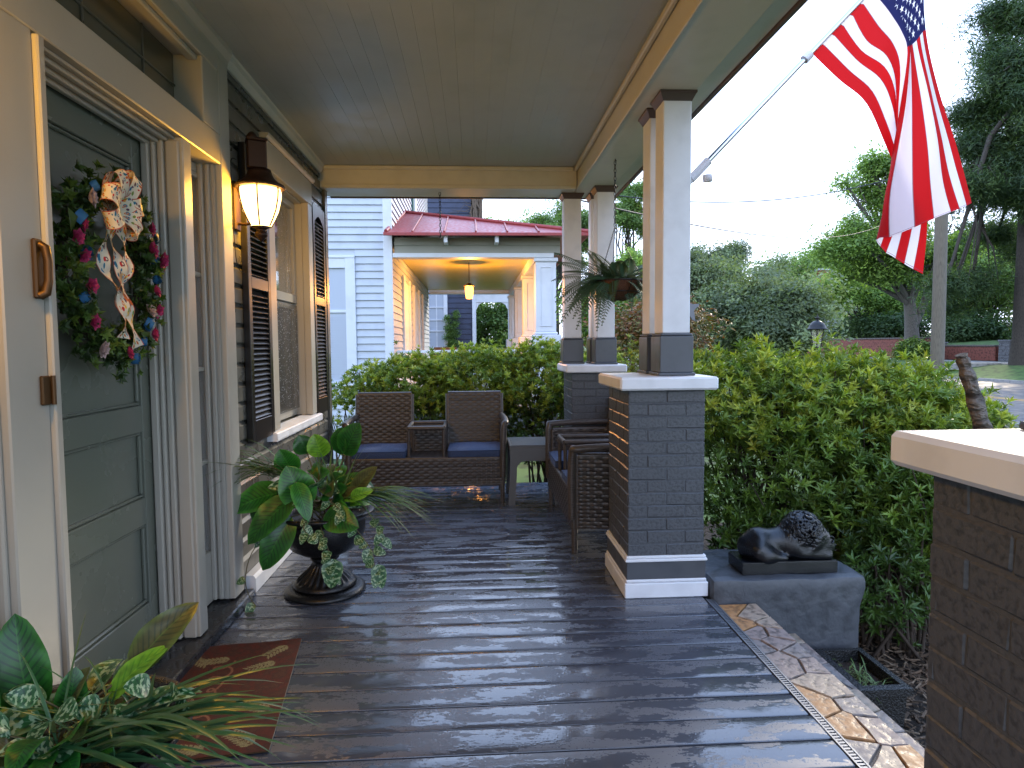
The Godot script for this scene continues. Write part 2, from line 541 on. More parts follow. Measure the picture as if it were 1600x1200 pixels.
func house() -> void:
	var h := thing("house", "grey clapboard house front with cream trim and panelled door under the porch", "house")
	var dk: Material = M.dark_room
	var wp: Material = M.siding_paint
	# wall body round the openings
	for b in [[-3.09, -3.74, 0.0, 2.7], [-3.74, -4.52, 2.27, 2.7], [-3.74, -4.52, 0.0, 0.73], [-4.52, -5.14, 0.0, 2.7], [-1.28, -3.09, 2.47, 2.7], [1.0, -1.28, 0.0, 2.7]]:
		bx(V(-1.34, b[2], b[1]), V(-1.146, b[3], b[0]), "wall", wp, h, 0.0)
	bx(V(-3.2, 0.0, -5.15), V(-1.342, 2.7, -5.05), "wall", wp, h, 0.0)
	# rooms behind the glass
	bx(V(-2.4, 0.0, -5.0), V(-2.3, 2.7, 1.0), "inner_wall", dk, h, 0.0)
	bx(V(-2.3, 0.0, -3.2), V(-1.345, 2.7, -3.1), "inner_wall", dk, h, 0.0)
	bx(V(-2.3, 0.0, 0.9), V(-1.345, 2.7, 1.0), "inner_wall", dk, h, 0.0)
	bx(V(-2.3, -0.02, -5.0), V(-1.345, 0.02, 1.0), "inner_floor", dk, h, 0.0)
	bx(V(-2.3, 2.6, -5.0), V(-1.345, 2.7, 1.0), "inner_ceiling", dk, h, 0.0)
	# siding boards with a coved top edge
	var pitch := 0.0945
	var prof := [[0.0, 0.0], [0.016, 0.0], [0.017, 0.003], [0.0165, 0.068], [0.0024, 0.084], [0.0035, 0.0945], [0.0, 0.0945]]
	var y := 0.086
	while y < 2.50:
		var runs := [[-3.105, -5.08]]
		if y + pitch > 0.70 and y < 2.30:
			runs = [[-3.105, -3.66], [-4.60, -5.08]]
		var pr := prof.duplicate(true)
		if y + pitch > 2.54:
			pr = [[0.0, 0.0], [0.016, 0.0], [0.0165, 2.538 - y], [0.0, 2.538 - y]]
		for u in runs:
			part(strip_z(pr, u[0], u[1], -1.1455 + rr(-0.0008, 0.0008), y), "siding_board", wp, h)
		y += pitch
	bx(V(-1.15, 0.0, -5.16), V(-1.112, 2.538, -5.082), "corner_board", wp, h)
	part(strip_z([[0, 0], [0.052, 0], [0.052, 0.068], [0.046, 0.078], [0.04, 0.084], [0, 0.084]], -3.19, -5.1, -1.128, 0.001), "baseboard", M.white_paint, h)
	part(strip_z([[0, 0], [0.012, 0], [0.016, 0.008], [0.03, 0.03], [0.034, 0.055], [0.04, 0.062], [0, 0.062]], -3.105, -4.985, -1.128, 2.477), "crown_moulding", M.beam_paint, h)
	# front entry: posts, head, transom, sidelight, sill
	var tp: Material = M.trim_paint
	bx(V(-1.34, 0.0, -3.14), V(-1.062, 0.042, -1.2), "door_sill", M.sill_paint, h, 0.006)
	bx(V(-1.26, 0.05, -3.104), V(-1.10, 2.47, -2.99), "door_casing", tp, h, 0.004)
	for q in [[-1.125, -2.984], [-1.15, -2.978], [-1.178, -2.972]]:
		bx(V(q[0] - 0.022, 0.052, -2.9895), V(q[0], 2.005, q[1]), "casing_moulding", tp, h, 0.005)
	bx(V(-1.34, 0.046, -2.68), V(-1.10, 2.0, -2.606), "door_post", tp, h, 0.004)
	for q in [[-1.112, -2.594, 0.05], [-1.166, -2.583, 0.022], [-1.19, -2.570, 0.016], [-1.208, -2.556, 0.028]]:
		bx(V(q[0] - q[2], 0.047, -2.6055), V(q[0], 1.985, q[1]), "casing_moulding", tp, h, 0.005)
	bx(V(-1.34, 0.046, -1.755), V(-1.10, 2.0, -1.605), "door_post", tp, h, 0.004)
	bx(V(-1.112, 0.047, -1.783), V(-1.086, 1.992, -1.7555), "door_stop", tp, h, 0.004)
	for q in [[-1.118, -1.588], [-1.145, -1.576], [-1.172, -1.564]]:
		bx(V(q[0] - 0.022, 0.052, -1.6045), V(q[0], 1.99, q[1]), "casing_moulding", tp, h, 0.005)
	bx(V(-1.26, 0.05, -1.37), V(-1.10, 2.47, -1.256), "door_casing", tp, h, 0.004)
	bx(V(-1.34, 2.0005, -2.9895), V(-1.10, 2.126, -1.3705), "door_head", tp, h, 0.004)
	for q in [[-1.125, 1.99], [-1.15, 1.98], [-1.178, 1.97], [-1.205, 1.96]]:
		bx(V(q[0] - 0.022, q[1], -2.60), V(q[0], 1.9998, -1.78), "head_moulding", tp, h, 0.004)
	bx(V(-1.26, 2.397, -2.9895), V(-1.10, 2.47, -1.3705), "top_casing", tp, h, 0.004)
	bx(V(-1.26, 2.1265, -2.989), V(-1.1005, 2.3965, -2.82), "transom_post", tp, h, 0.004)
	bx(V(-1.26, 2.1265, -1.54), V(-1.1005, 2.3965, -1.371), "transom_post", tp, h, 0.004)
	bx(V(-1.16, 2.372, -2.8195), V(-1.118, 2.3965, -1.541), "transom_moulding", tp, h, 0.006)
	part(strip_z([[0, 0], [0.03, 0], [0.036, 0.02], [0.052, 0.05], [0.056, 0.068], [0, 0.068]], -3.12, -1.24, -1.135, 2.471), "crown_moulding", tp, h)
	# transom: painted glass held in thin bars
	var tr := Node3D.new()
	tr.name = "transom"
	h.add_child(tr)
	var tg := mat("transom_glass", lin(0.075, 0.07, 0.045), 0.12)
	tg.clearcoat_enabled = true
	var zs := [-2.818, -2.56, -2.18, -1.80, -1.543]
	for i in 4:
		bx(V(-1.222, 2.128, zs[i] + 0.002), V(-1.214, 2.268, zs[i + 1] - 0.002), "pane", tg, tr, 0.001)
		bx(V(-1.222, 2.272, zs[i] + 0.002), V(-1.214, 2.395, zs[i + 1] - 0.002), "pane", tg, tr, 0.001)
	for i in range(1, 4):
		bx(V(-1.225, 2.127, zs[i] - 0.005), V(-1.208, 2.396, zs[i] + 0.005), "muntin", wp, tr, 0.002)
	bx(V(-1.225, 2.265, -2.8185), V(-1.2085, 2.275, -1.5425), "muntin", wp, tr, 0.002)
	# sidelights
	var rd := mat("curtain_red", lin(0.16, 0.06, 0.04), 0.9)
	for s in [[-2.989, -2.681], [-1.604, -1.371]]:
		var sl := Node3D.new()
		sl.name = numbered(h, "sidelight")
		h.add_child(sl)
		bx(V(-1.24, 0.046, s[0]), V(-1.198, 0.28, s[1]), "panel", tp, sl, 0.004)
		var ys := [0.284, 0.70, 1.115, 1.53, 1.96]
		for i in 4:
			bx(V(-1.214, ys[i], s[0] + 0.001), V(-1.209, ys[i + 1] - 0.024, s[1] - 0.001), "pane", M.window_glass, sl, 0.0)
			bx(V(-1.225, ys[i + 1] - 0.022, s[0] + 0.0006), V(-1.197, ys[i + 1] - 0.002, s[1] - 0.0006), "muntin", tp, sl, 0.004)
		bx(V(-1.25, 1.96, s[0]), V(-1.2, 1.9995, s[1]), "head", tp, sl, 0.003)
		bx(V(-1.29, 0.1, s[0] + 0.002), V(-1.28, 1.99, s[1] - 0.002), "curtain", rd, sl, 0.0)
	# the door: stiles, rails and sunk panels
	var d := Node3D.new()
	d.name = "door"
	h.add_child(d)
	var dp: Material = M.door_paint
	bx(V(-1.29, 0.05, -2.60), V(-1.262, 2.02, -1.70), "panel_board", dp, d, 0.0)
	bx(V(-1.275, 0.05, -2.605), V(-1.24, 2.018, -2.505), "stile", dp, d, 0.003)
	bx(V(-1.275, 0.05, -1.80), V(-1.24, 2.018, -1.70), "stile", dp, d, 0.003)
	for ry in [[0.05, 0.235], [0.535, 0.638], [0.885, 0.985], [1.87, 2.017]]:
		bx(V(-1.275, ry[0], -2.5045), V(-1.2405, ry[1], -1.8005), "rail", dp, d, 0.003)
	for py in [[0.235, 0.535], [0.638, 0.885], [0.985, 1.87]]:
		bx(V(-1.262, py[0] + 0.0005, -2.5044), V(-1.248, py[0] + 0.012, -1.8006), "panel_moulding", dp, d, 0.004)
		bx(V(-1.262, py[1] - 0.012, -2.5044), V(-1.248, py[1] - 0.0005, -1.8006), "panel_moulding", dp, d, 0.004)
		bx(V(-1.262, py[0] + 0.0125, -2.5043), V(-1.248, py[1] - 0.0125, -2.493), "panel_moulding", dp, d, 0.004)
		bx(V(-1.262, py[0] + 0.0125, -1.812), V(-1.248, py[1] - 0.0125, -1.8007), "panel_moulding", dp, d, 0.004)
	# screen-door fittings left on the near post
	var hk := Geo.new()
	hk.obox(Transform3D(Basis(V(1, 0, 0), 0.0), V(-1.094, 1.40, -1.725)), V(0.006, 0.075, 0.017), 0.004)
	hk.tube(PackedVector3Array([V(-1.09, 1.462, -1.728), V(-1.078, 1.455, -1.731), V(-1.073, 1.42, -1.732), V(-1.073, 1.37, -1.73), V(-1.078, 1.34, -1.726), V(-1.09, 1.332, -1.72)]), PackedFloat32Array([0.01, 0.011, 0.01, 0.01, 0.012, 0.012]), 10)
	part(hk, "door_bracket", M.brass_dull, h)
	var hk2 := Geo.new()
	hk2.box(V(-1.0995, 1.055, -1.748), V(-1.09, 1.13, -1.715), 0.003)
	hk2.bar(V(-1.086, 1.055, -1.75), V(-1.086, 1.13, -1.75), 0.006, 8)
	part(hk2, "hinge", M.brass_dull, h)
	window(h)

func window(h: Node3D) -> void:
	var w := Node3D.new()
	w.name = "window"
	h.add_child(w)
	var tp: Material = M.trim_paint
	bx(V(-1.145, 0.737, -3.755), V(-1.10, 2.16, -3.645), "casing", tp, w, 0.003)
	bx(V(-1.145, 0.737, -4.615), V(-1.10, 2.16, -4.505), "casing", tp, w, 0.003)
	bx(V(-1.145, 2.1605, -4.615), V(-1.098, 2.315, -3.645), "casing", tp, w, 0.003)
	part(strip_z([[0, 0], [0.05, 0], [0.062, 0.012], [0.066, 0.024], [0, 0.028]], -4.64, -3.62, -1.145, 2.3155), "crown", tp, w)
	part(strip_z([[0, 0], [0.095, 0], [0.098, 0.008], [0.098, 0.04], [0.09, 0.046], [0, 0.055]], -4.66, -3.60, -1.17, 0.682), "sill", M.white_paint, w)
	# reveals
	bx(V(-1.24, 0.737, -3.7545), V(-1.1455, 2.25, -3.735), "jamb", tp, w, 0.0)
	bx(V(-1.24, 0.737, -4.53), V(-1.1455, 2.25, -4.506), "jamb", tp, w, 0.0)
	bx(V(-1.24, 2.15, -4.505), V(-1.1455, 2.27, -3.7555), "jamb", tp, w, 0.0)
	for s in [[0.738, 1.485, -1.206], [1.487, 2.149, -1.188]]:
		var x: float = s[2]
		var g := Geo.new()
		g.box(V(x - 0.035, s[0], -4.505), V(x, s[0] + 0.055, -3.756), 0.003)
		g.box(V(x - 0.035, s[1] - 0.04, -4.505), V(x, s[1], -3.756), 0.003)
		g.box(V(x - 0.0345, s[0] + 0.0552, -4.505), V(x - 0.0005, s[1] - 0.0402, -4.455), 0.003)
		g.box(V(x - 0.0345, s[0] + 0.0552, -3.806), V(x - 0.0005, s[1] - 0.0402, -3.756), 0.003)
		var o := part(g, "sash_frame", tp, w)
		bx(V(x - 0.02, s[0] + 0.05, -4.456), V(x - 0.015, s[1] - 0.036, -3.805), "pane", M.window_glass, w, 0.0)
		o.set_meta("label", "cream painted window sash frame")
	# rain-beaded insect screen in front of the lower light
	var scr := mat("insect_screen", Color(0.05, 0.05, 0.05, 0.62), 0.45, 0.2)
	scr.transparency = BaseMaterial3D.TRANSPARENCY_ALPHA
	var sg := Geo.new()
	sg.oquad(V(-1.178, 0.79, -4.46), V(-1.178, 0.79, -3.80), V(-1.178, 1.47, -3.80), V(-1.178, 1.47, -4.46), V(1, 0, 0))
	part(sg, "insect_screen", scr, w)
	var dr := Geo.new()
	for i in 900:
		var p := V(-1.1775 if rng.randf() < 0.72 else -1.1575, 0, rr(-4.45, -3.81))
		p.y = rr(0.8, 1.46) if p.x < -1.17 else rr(1.53, 2.05)
		if p.x > -1.17:
			p.x = -1.2025
		var r := rr(0.0012, 0.0034)
		var e := p + V(r * 0.8, 0, 0)
		var q := [p + V(0, r, 0), p + V(0, 0, r), p + V(0, -r * 1.3, 0), p + V(0, 0, -r)]
		for k in 4:
			dr.otri(q[k], q[(k + 1) % 4], e, V(1, 0, 0))
	var wd := mat("water_bead", lin(0.5, 0.52, 0.55), 0.04)
	var beads := part(dr, "rain_beads", wd, w)
	beads.set_meta("kind", "stuff")
	# shutters: a frame and every louvre
	for z0 in [-3.285, -4.622]:
		var s := Node3D.new()
		s.name = numbered(h, "shutter")
		h.add_child(s)
		var z1: float = z0 - 0.355
		var X0 := -1.128
		var bk: Material = M.shutter_black
		bx(V(X0, 0.72, z0 - 0.045), V(X0 + 0.032, 2.19, z0), "stile", bk, s)
		bx(V(X0, 0.72, z1), V(X0 + 0.032, 2.19, z1 + 0.045), "stile", bk, s)
		for ry in [[0.72, 0.83], [1.49, 1.55]]:
			bx(V(X0, ry[0], z1 + 0.0455), V(X0 + 0.0315, ry[1], z0 - 0.0455), "rail", bk, s)
		# top rail with an arched lower edge
		var poly := PackedVector2Array([V2(z1 + 0.0455, 2.19), V2(z1 + 0.0455, 2.07)])
		for k in 9:
			var t := k / 8.0
			poly.append(V2(lerpf(z1 + 0.06, z0 - 0.06, t), 2.075 + 0.045 * sin(PI * t)))
		poly.append(V2(z0 - 0.0455, 2.07)); poly.append(V2(z0 - 0.0455, 2.19))
		var ar := Geo.new()
		ar.extrude(poly, Transform3D(Basis(V(0, 0, 1), V(0, 1, 0), V(-1, 0, 0)), V(X0 + 0.0312, 0, 0)), 0.03)
		part(ar, "rail", bk, s)
		var lg := Geo.new()
		lg.obox(Transform3D(Basis(V(0, 0, 1), -0.75), Vector3.ZERO), V(0.0165, 0.003, 0.132), 0.001)
		var lm := lg.mesh()
		for sec in [[0.838, 1.485], [1.558, 2.10]]:
			var ly: float = sec[0] + 0.01
			while ly < sec[1]:
				part(lm, "louvre", bk, s, Transform3D(Basis(), V(X0 + 0.016, ly, (z0 + z1) / 2)))
				ly += 0.0268

func pillars() -> void:
	var nm := "brick_pillar"
	pillar(V(0.895, 0, -3.205), V(0.4, 0, 0.47), [V(0.967, 0, -3.153), V(0.967, 0, -3.39)], "dark grey painted brick pillar with white cap and two columns beside the lion statue")
	pillar(V(0.915, 0, -5.1), V(0.4, 0, 0.48), [V(1.0, 0, -4.985), V(1.0, 0, -5.22), V(0.785, 0, -5.22)], "brick pillar with three columns at the corner of the porch, by the slatted table")
	pillar(V(0.955, 0, -0.84), V(0.4, 0, 0.46), [V(1.035, 0, -0.99), V(1.035, 0, -0.76)], "brick pillar lit brown by the lamp, its wet cap carrying a column base")

func brick_mesh(l: float, d: float) -> ArrayMesh:
	var g := Geo.new()
	g.box(V(-l / 2, -0.0278, -d / 2), V(l / 2, 0.0278, d / 2), 0.004)
	# no two bricks quite alike: corners worn and pushed about under the paint
	var moved := {}
	for i in g.v.size():
		var k := g.v[i].snapped(V(0.0005, 0.0005, 0.0005))
		if not moved.has(k):
			moved[k] = V(rr(-0.0012, 0.0012), rr(-0.0018, 0.0018), rr(-0.002, 0.0014))
		g.v[i] += moved[k]
	return g.mesh()

func pillar(at: Vector3, size: Vector3, cols: Array, label: String) -> void:
	var p := thing("brick_pillar", label, "pillar", at, "painted brick pillars along the porch edge")
	var wx := size.x / 2 - 0.018
	var wz := size.z / 2 - 0.018
	var wh: Material = M.white_paint
	bx(V(-wx + 0.0024, 0.0, -wz + 0.0024), V(wx - 0.0024, 0.984, wz - 0.0024), "mortar", M.mortar_paint, p, 0.0)
	# base: white skirting, grey board, white bead
	var bw := wx + 0.018
	var bz := wz + 0.018
	bx(V(-bw, 0.001, -bz), V(bw, 0.072, bz), "base_board", wh, p, 0.004)
	bx(V(-bw + 0.006, 0.0725, -bz + 0.006), V(bw - 0.006, 0.088, bz - 0.006), "base_moulding", wh, p, 0.005)
	bx(V(-bw + 0.01, 0.0885, -bz + 0.01), V(bw - 0.01, 0.172, bz - 0.01), "base_panel", M.grey_wood_paint, p, 0.003)
	bx(V(-bw + 0.004, 0.1725, -bz + 0.004), V(bw - 0.004, 0.186, bz - 0.004), "base_moulding", wh, p, 0.003)
	bx(V(-bw + 0.009, 0.1865, -bz + 0.009), V(bw - 0.009, 0.2, bz - 0.009), "base_moulding", wh, p, 0.004)
	# bricks
	var full := {}
	var y := 0.2005 + 0.0275
	var row := 0
	while y < 0.975:
		for side in 4:
			var along := (wx if side % 2 == 0 else wz) * 2.0
			var off := 0.0 if (row + side) % 2 == 0 else -0.5
			var pitch := along / (2.0 if side % 2 == 0 else 2.5)
			var t := -along / 2 + off * pitch
			while t < along / 2 - 0.01:
				var a := maxf(t, -along / 2)
				var b := minf(t + pitch, along / 2)
				var l := snappedf(b - a - 0.0015, 0.002)
				t += pitch
				if l < 0.02:
					continue
				if not full.has(l):
					full[l] = [brick_mesh(l, 0.02), brick_mesh(l, 0.02), brick_mesh(l, 0.02), brick_mesh(l, 0.02), brick_mesh(l, 0.02)]
				var turn := Basis(V(0, 1, 0), PI / 2 * side)
				var outw := wz if side % 2 == 0 else wx
				var c := turn * V((a + b) / 2, 0, outw - 0.0095 + rr(-0.001, 0.001))
				part(full[l][rng.randi() % 5], "brick", M.brick_paint, p, Transform3D(turn * Basis(V(0, 0, 1), rr(-0.006, 0.006)) * Basis(V(0, 1, 0), rr(-0.008, 0.008)), c + V(0, y + rr(-0.0015, 0.0015), 0)))
		y += 0.0603
		row += 1
	# cap slab
	bx(V(-wx - 0.048, 0.985, -wz - 0.048), V(wx + 0.048, 1.045, wz + 0.048), "cap", wh, p, 0.009)
	for c in cols:
		var q: Vector3 = c - at
		var cn := Node3D.new()
		cn.name = numbered(p, "column")
		p.add_child(cn)
		cn.position = V(q.x, 0, q.z)
		var gp: Material = M.grey_wood_paint
		bx(V(-0.09, 1.0455, -0.09), V(0.09, 1.06, 0.09), "base", gp, cn, 0.004)
		bx(V(-0.0815, 1.0605, -0.0815), V(0.0815, 1.235, 0.0815), "base", gp, cn, 0.003)
		bx(V(-0.0785, 1.2355, -0.0785), V(0.0785, 1.248, 0.0785), "base_moulding", gp, cn, 0.005)
		bx(V(-0.0675, 1.2485, -0.0675), V(0.0675, 2.339, 0.0675), "shaft", wh, cn, 0.004)
		var cg := Geo.new()
		var x0 := 0.069
		var x1 := 0.088
		var rows: Array = []
		for e in [[x0, 2.335], [x0 + 0.004, 2.345], [x1 - 0.004, 2.366], [x1, 2.37], [x1, 2.3795]]:
			rows.append([e[0], e[1]])
		for k in range(rows.size() - 1):
			for s in 4:
				var b0 := Basis(V(0, 1, 0), PI / 2 * s)
				var a: Array = rows[k]
				var b: Array = rows[k + 1]
				cg.oquad(b0 * V(-a[0], a[1], a[0]), b0 * V(a[0], a[1], a[0]), b0 * V(b[0], b[1], b[0]), b0 * V(-b[0], b[1], b[0]), b0 * V(0, 0, 1))
		part(cg, "capital", M.brown_trim, cn)

func rough_box(lo: Vector3, hi: Vector3, step: float, amp: float, seed: int, roundness := 0.02, lean := 0.0) -> Geo:
	var g := Geo.new()
	var f := FastNoiseLite.new()
	f.seed = seed
	f.frequency = 3.0
	f.fractal_octaves = 3
	var c := (lo + hi) / 2
	var h := (hi - lo) / 2
	for k in 3:
		var u := (k + 1) % 3
		var w := (k + 2) % 3
		for s in [-1.0, 1.0]:
			var nu := maxi(2, int(h[u] * 2 / step))
			var nw := maxi(2, int(h[w] * 2 / step))
			var rows: Array = []
			for i in nw + 1:
				var row := PackedVector3Array()
				for j in nu + 1:
					var q := Vector3.ZERO
					q[k] = h[k] * s
					q[u] = h[u] * (2.0 * j / nu - 1.0) * s
					q[w] = h[w] * (2.0 * i / nw - 1.0)
					var inner := V(clampf(q.x, -h.x + roundness, h.x - roundness), clampf(q.y, -h.y + roundness, h.y - roundness), clampf(q.z, -h.z + roundness, h.z - roundness))
					var d := q - inner
					var p := inner + d.normalized() * minf(d.length(), roundness)
					p += c
					p += V(f.get_noise_3d(p.x, p.y, p.z), f.get_noise_3d(p.x + 9, p.y, p.z), f.get_noise_3d(p.x, p.y, p.z + 9)) * amp
					if lean != 0.0 and q.x > 0.0:
						p.x -= lean * smoothstep(0.03, 0.16, hi.y - p.y)
					row.append(p)
				rows.append(row)
			g.grid(rows)
	return g

func clip_half(p: PackedVector2Array, o: Vector2, nrm: Vector2) -> PackedVector2Array:
	var r := PackedVector2Array()
	for i in p.size():
		var a := p[i]
		var b := p[(i + 1) % p.size()]
		var da := (a - o).dot(nrm)
		var db := (b - o).dot(nrm)
		if da <= 0.0:
			r.append(a)
		if (da < 0.0) != (db < 0.0) and da != db:
			r.append(a.lerp(b, da / (da - db)))
	return r

func flagstones(parent: Node3D, lo: Vector2, hi: Vector2, y: float, count: int, seed: int) -> void:
	var r := RandomNumberGenerator.new()
	r.seed = seed
	var pts: Array = []
	while pts.size() < count:
		var q := V2(r.randf_range(lo.x, hi.x), r.randf_range(lo.y, hi.y))
		var ok := true
		for o in pts:
			if V2((o.x - q.x) * 1.1, o.y - q.y).length() < 0.085:
				ok = false
		if ok or r.randf() < 0.02:
			pts.append(q)
	for q in pts:
		var p := PackedVector2Array([lo, V2(hi.x, lo.y), hi, V2(lo.x, hi.y)])
		for o in pts:
			if o != q:
				var d: Vector2 = (o - q).normalized()
				p = clip_half(p, (o + q) / 2 - d * 0.003, d)
				if p.size() < 3:
					break
		if p.size() < 3:
			continue
		var jag := PackedVector2Array()
		for i in p.size():
			var a := p[i]
			var b := p[(i + 1) % p.size()]
			jag.append(a)
			if a.distance_to(b) > 0.06 and absf(a.x - b.x) > 0.01 and absf(a.y - b.y) > 0.01:
				jag.append(a.lerp(b, r.randf_range(0.35, 0.65)) + (q - a.lerp(b, 0.5)).normalized() * r.randf_range(0.0, 0.005))
		var g := Geo.new()
		var up := y + r.randf_range(-0.0025, 0.0025)
		var m := jag.size()
		var top := PackedVector3Array()
		for i in m:
			var e: Vector2 = jag[i] + (q - jag[i]).normalized() * 0.003
			top.append(V(e.x, up, e.y))
		for i in m:
			g.otri(V(q.x, up, q.y), top[i], top[(i + 1) % m], V(0, 1, 0))
			var a3 := V(jag[i].x, up - 0.004, jag[i].y)
			var b3 := V(jag[(i + 1) % m].x, up - 0.004, jag[(i + 1) % m].y)
			var out := (a3 + b3) / 2 - V(q.x, up - 0.004, q.y)
			g.oquad(top[i], top[(i + 1) % m], b3, a3, out + V(0, 0.02, 0))
			g.oquad(a3, b3, b3 - V(0, 0.01, 0), a3 - V(0, 0.01, 0), out)
		var t := r.randf()
		var mm: Material = M.stone_orange if t < 0.17 else M.stone_tan if t < 0.4 else M.stone_pink if t < 0.72 else M.stone_grey
		part(g, "flagstone", mm, parent)

func steps_and_ground() -> void:
	var coarse: Image = T.coarse
	var fine: Image = T.fine
	for s in [["stone_orange", lin(0.42, 0.22, 0.085)], ["stone_tan", lin(0.36, 0.285, 0.215)], ["stone_pink", lin(0.27, 0.215, 0.19)], ["stone_grey", lin(0.22, 0.195, 0.185)]]:
		weathered(mat(s[0], s[1], 0.4), coarse, 0.66, V(4, 4, 4), 0.14, 0.35, 0.62)
	weathered(mat("mortar", lin(0.16, 0.14, 0.125), 0.8), fine, 0.7, V(6, 6, 6), 0.3)
	weathered(mat("grass", lin(0.075, 0.14, 0.028), 0.9), coarse, 0.6, V(0.35, 0.35, 0.35), 0.0)
	weathered(mat("asphalt", lin(0.085, 0.088, 0.095), 0.75), coarse, 0.8, V(0.25, 0.25, 0.25), 0.0, 0.5, 0.85)
	weathered(mat("concrete", lin(0.27, 0.265, 0.255), 0.8), coarse, 0.75, V(0.5, 0.5, 0.5), 0.0)
	weathered(mat("soil", lin(0.035, 0.024, 0.016), 0.95), coarse, 0.6, V(3, 3, 3), 1.0)
	weathered(mat("black_stone", lin(0.011, 0.0115, 0.0125), 0.35), fine, 0.7, V(6, 6, 6), 0.3, 0.15, 0.42)
	# the ground: one sheet, out to the horizon
	var g := setting("ground")
	var gg := Geo.new()
	gg.oquad(V(-400, -0.66, 300), V(400, -0.66, 300), V(400, -0.66, -500), V(-400, -0.66, -500), V(0, 1, 0))
	part(gg, "lawn", M.grass, g)
	var bed := setting("planting_bed")
	var bg := rough_box(V(1.12, -0.75, -6.4), V(4.2, -0.60, -2.1), 0.12, 0.05, 5, 0.03)
	part(bg, "soil", M.soil, bed)
	var bg2 := rough_box(V(-2.5, -0.75, -8.2), V(1.4, -0.60, -5.7), 0.2, 0.05, 6, 0.03)
	part(bg2, "soil", M.soil, bed)
	# mulch: slivers of bark and dead leaves
	var ch := Geo.new()
	ch.box(V(-0.024, -0.002, -0.004), V(0.024, 0.002, 0.004))
	var xs: Array = []
	var cs: Array = []
	var mm := mat("mulch", Color.WHITE, 0.8)
	mm.vertex_color_use_as_albedo = true
	for i in 5200:
		var b := Basis.from_euler(V(rr(-0.5, 0.5), rr(0, TAU), rr(-0.5, 0.5))).scaled(V(1, 1, 1) * rr(0.5, 1.4))
		xs.append(Transform3D(b, V(rr(1.45, 3.1), -0.585 + rr(-0.012, 0.03), rr(-4.0, -2.15))))
		var t := rng.randf()
		cs.append(Color(0.12, 0.075, 0.045) * rr(0.5, 1.3) if t < 0.8 else Color(0.24, 0.17, 0.11) * rr(0.6, 1.2))
	var mu := many(ch.mesh(), xs, cs, "mulch", mm, self)
	mu.set_meta("label", "dark bark mulch and dead leaves under the shrubs"); mu.set_meta("category", "mulch")
	# pale gravel beside the planter
	var pb := Geo.new()
	pb.lathe([[0.0, -0.006], [0.008, -0.004], [0.011, 0.0], [0.008, 0.0045], [0.0, 0.006]], Vector3.ZERO, 7)
	xs = []; cs = []
	var gm := mat("gravel", Color.WHITE, 0.6)
	gm.vertex_color_use_as_albedo = true
	for i in 5000:
		var b := Basis.from_euler(V(rr(0, 6), rr(0, 6), rr(0, 6))).scaled(V(rr(0.7, 1.5), rr(0.7, 1.2), rr(0.7, 1.5)))
		xs.append(Transform3D(b, V(rr(1.55, 2.35), -0.59 + rr(-0.01, 0.012), rr(-2.5, -1.2))))
		cs.append(Color(0.5, 0.42, 0.33) * rr(0.55, 1.3))
	var gr := many(pb.mesh(), xs, cs, "gravel", gm, self)
	gr.set_meta("label", "pale pea gravel at the foot of the steps"); gr.set_meta("category", "gravel")
	var pth := setting("path")
	bx(V(1.5, -0.7, -2.52), V(2.6, -0.598, 1.5), "path_bed", M.mortar, pth, 0.0)
	# steps paved in irregular flagstones
	var st := setting("stone_steps")
	bx(V(1.1045, -0.62, -2.925), V(1.305, -0.0305, -1.12), "step_bed", M.mortar, st, 0.0)
	bx(V(1.3055, -0.62, -2.925), V(1.50, -0.1805, -1.12), "step_bed", M.mortar, st, 0.0)
	bx(V(1.5005, -0.62, -2.25), V(1.72, -0.33, -1.12), "step_bed", M.mortar, st, 0.003)
	flagstones(st, V2(1.1065, -2.92), V2(1.304, -1.125), -0.02, 27, 11)
	flagstones(st, V2(1.3075, -2.92), V2(1.499, -1.125), -0.17, 24, 12)
	# cheek wall of the steps that carries the lion
	var pl := thing("step_wall", "grey rendered block beside the steps under the lion statue", "wall", V(1.09, -0.6, -2.93))
	part(rough_box(V(0.012, 0.0, -0.47), V(0.765, 0.69, 0.0), 0.03, 0.010, 31, 0.03, 0.03), "render_block", M.plinth_paint, pl)
	# low black planter on the lower step side
	var tp := thing("planter_box", "low black planter trough with grass blades beside the stone steps", "planter", V(1.68, -0.6, -2.70))
	var pg := Geo.new()
	for s in 4:
		var b := Basis(V(0, 1, 0), PI / 2 * s)
		var hx := 0.115 if s % 2 == 0 else 0.185
		var hz := 0.185 if s % 2 == 0 else 0.115
		pg.oquad(b * V(-hx + 0.03, 0, hz - 0.03), b * V(hx - 0.03, 0, hz - 0.03), b * V(hx - 0.015, 0.335, hz - 0.015), b * V(-hx + 0.015, 0.335, hz - 0.015), b * V(0, 0, 1))
		pg.oquad(b * V(-hx + 0.032, 0.30, hz - 0.032), b * V(hx - 0.032, 0.30, hz - 0.032), b * V(hx - 0.032, 0.372, hz - 0.032), b * V(-hx + 0.032, 0.372, hz - 0.032), b * V(0, 0, -1))
		pg.oquad(b * V(-hx, 0.336, hz), b * V(hx, 0.336, hz), b * V(hx, 0.368, hz), b * V(-hx, 0.368, hz), b * V(0, 0, 1))
		pg.oquad(b * V(-hx + 0.015, 0.335, hz - 0.015), b * V(hx - 0.015, 0.335, hz - 0.015), b * V(hx, 0.336, hz), b * V(-hx, 0.336, hz), b * V(0, -1, 0))
		pg.oquad(b * V(-hx, 0.368, hz), b * V(hx, 0.368, hz), b * V(hx - 0.032, 0.372, hz - 0.032), b * V(-hx + 0.032, 0.372, hz - 0.032), b * V(0, 1, 0))
	part(pg, "trough", M.black_stone, tp)
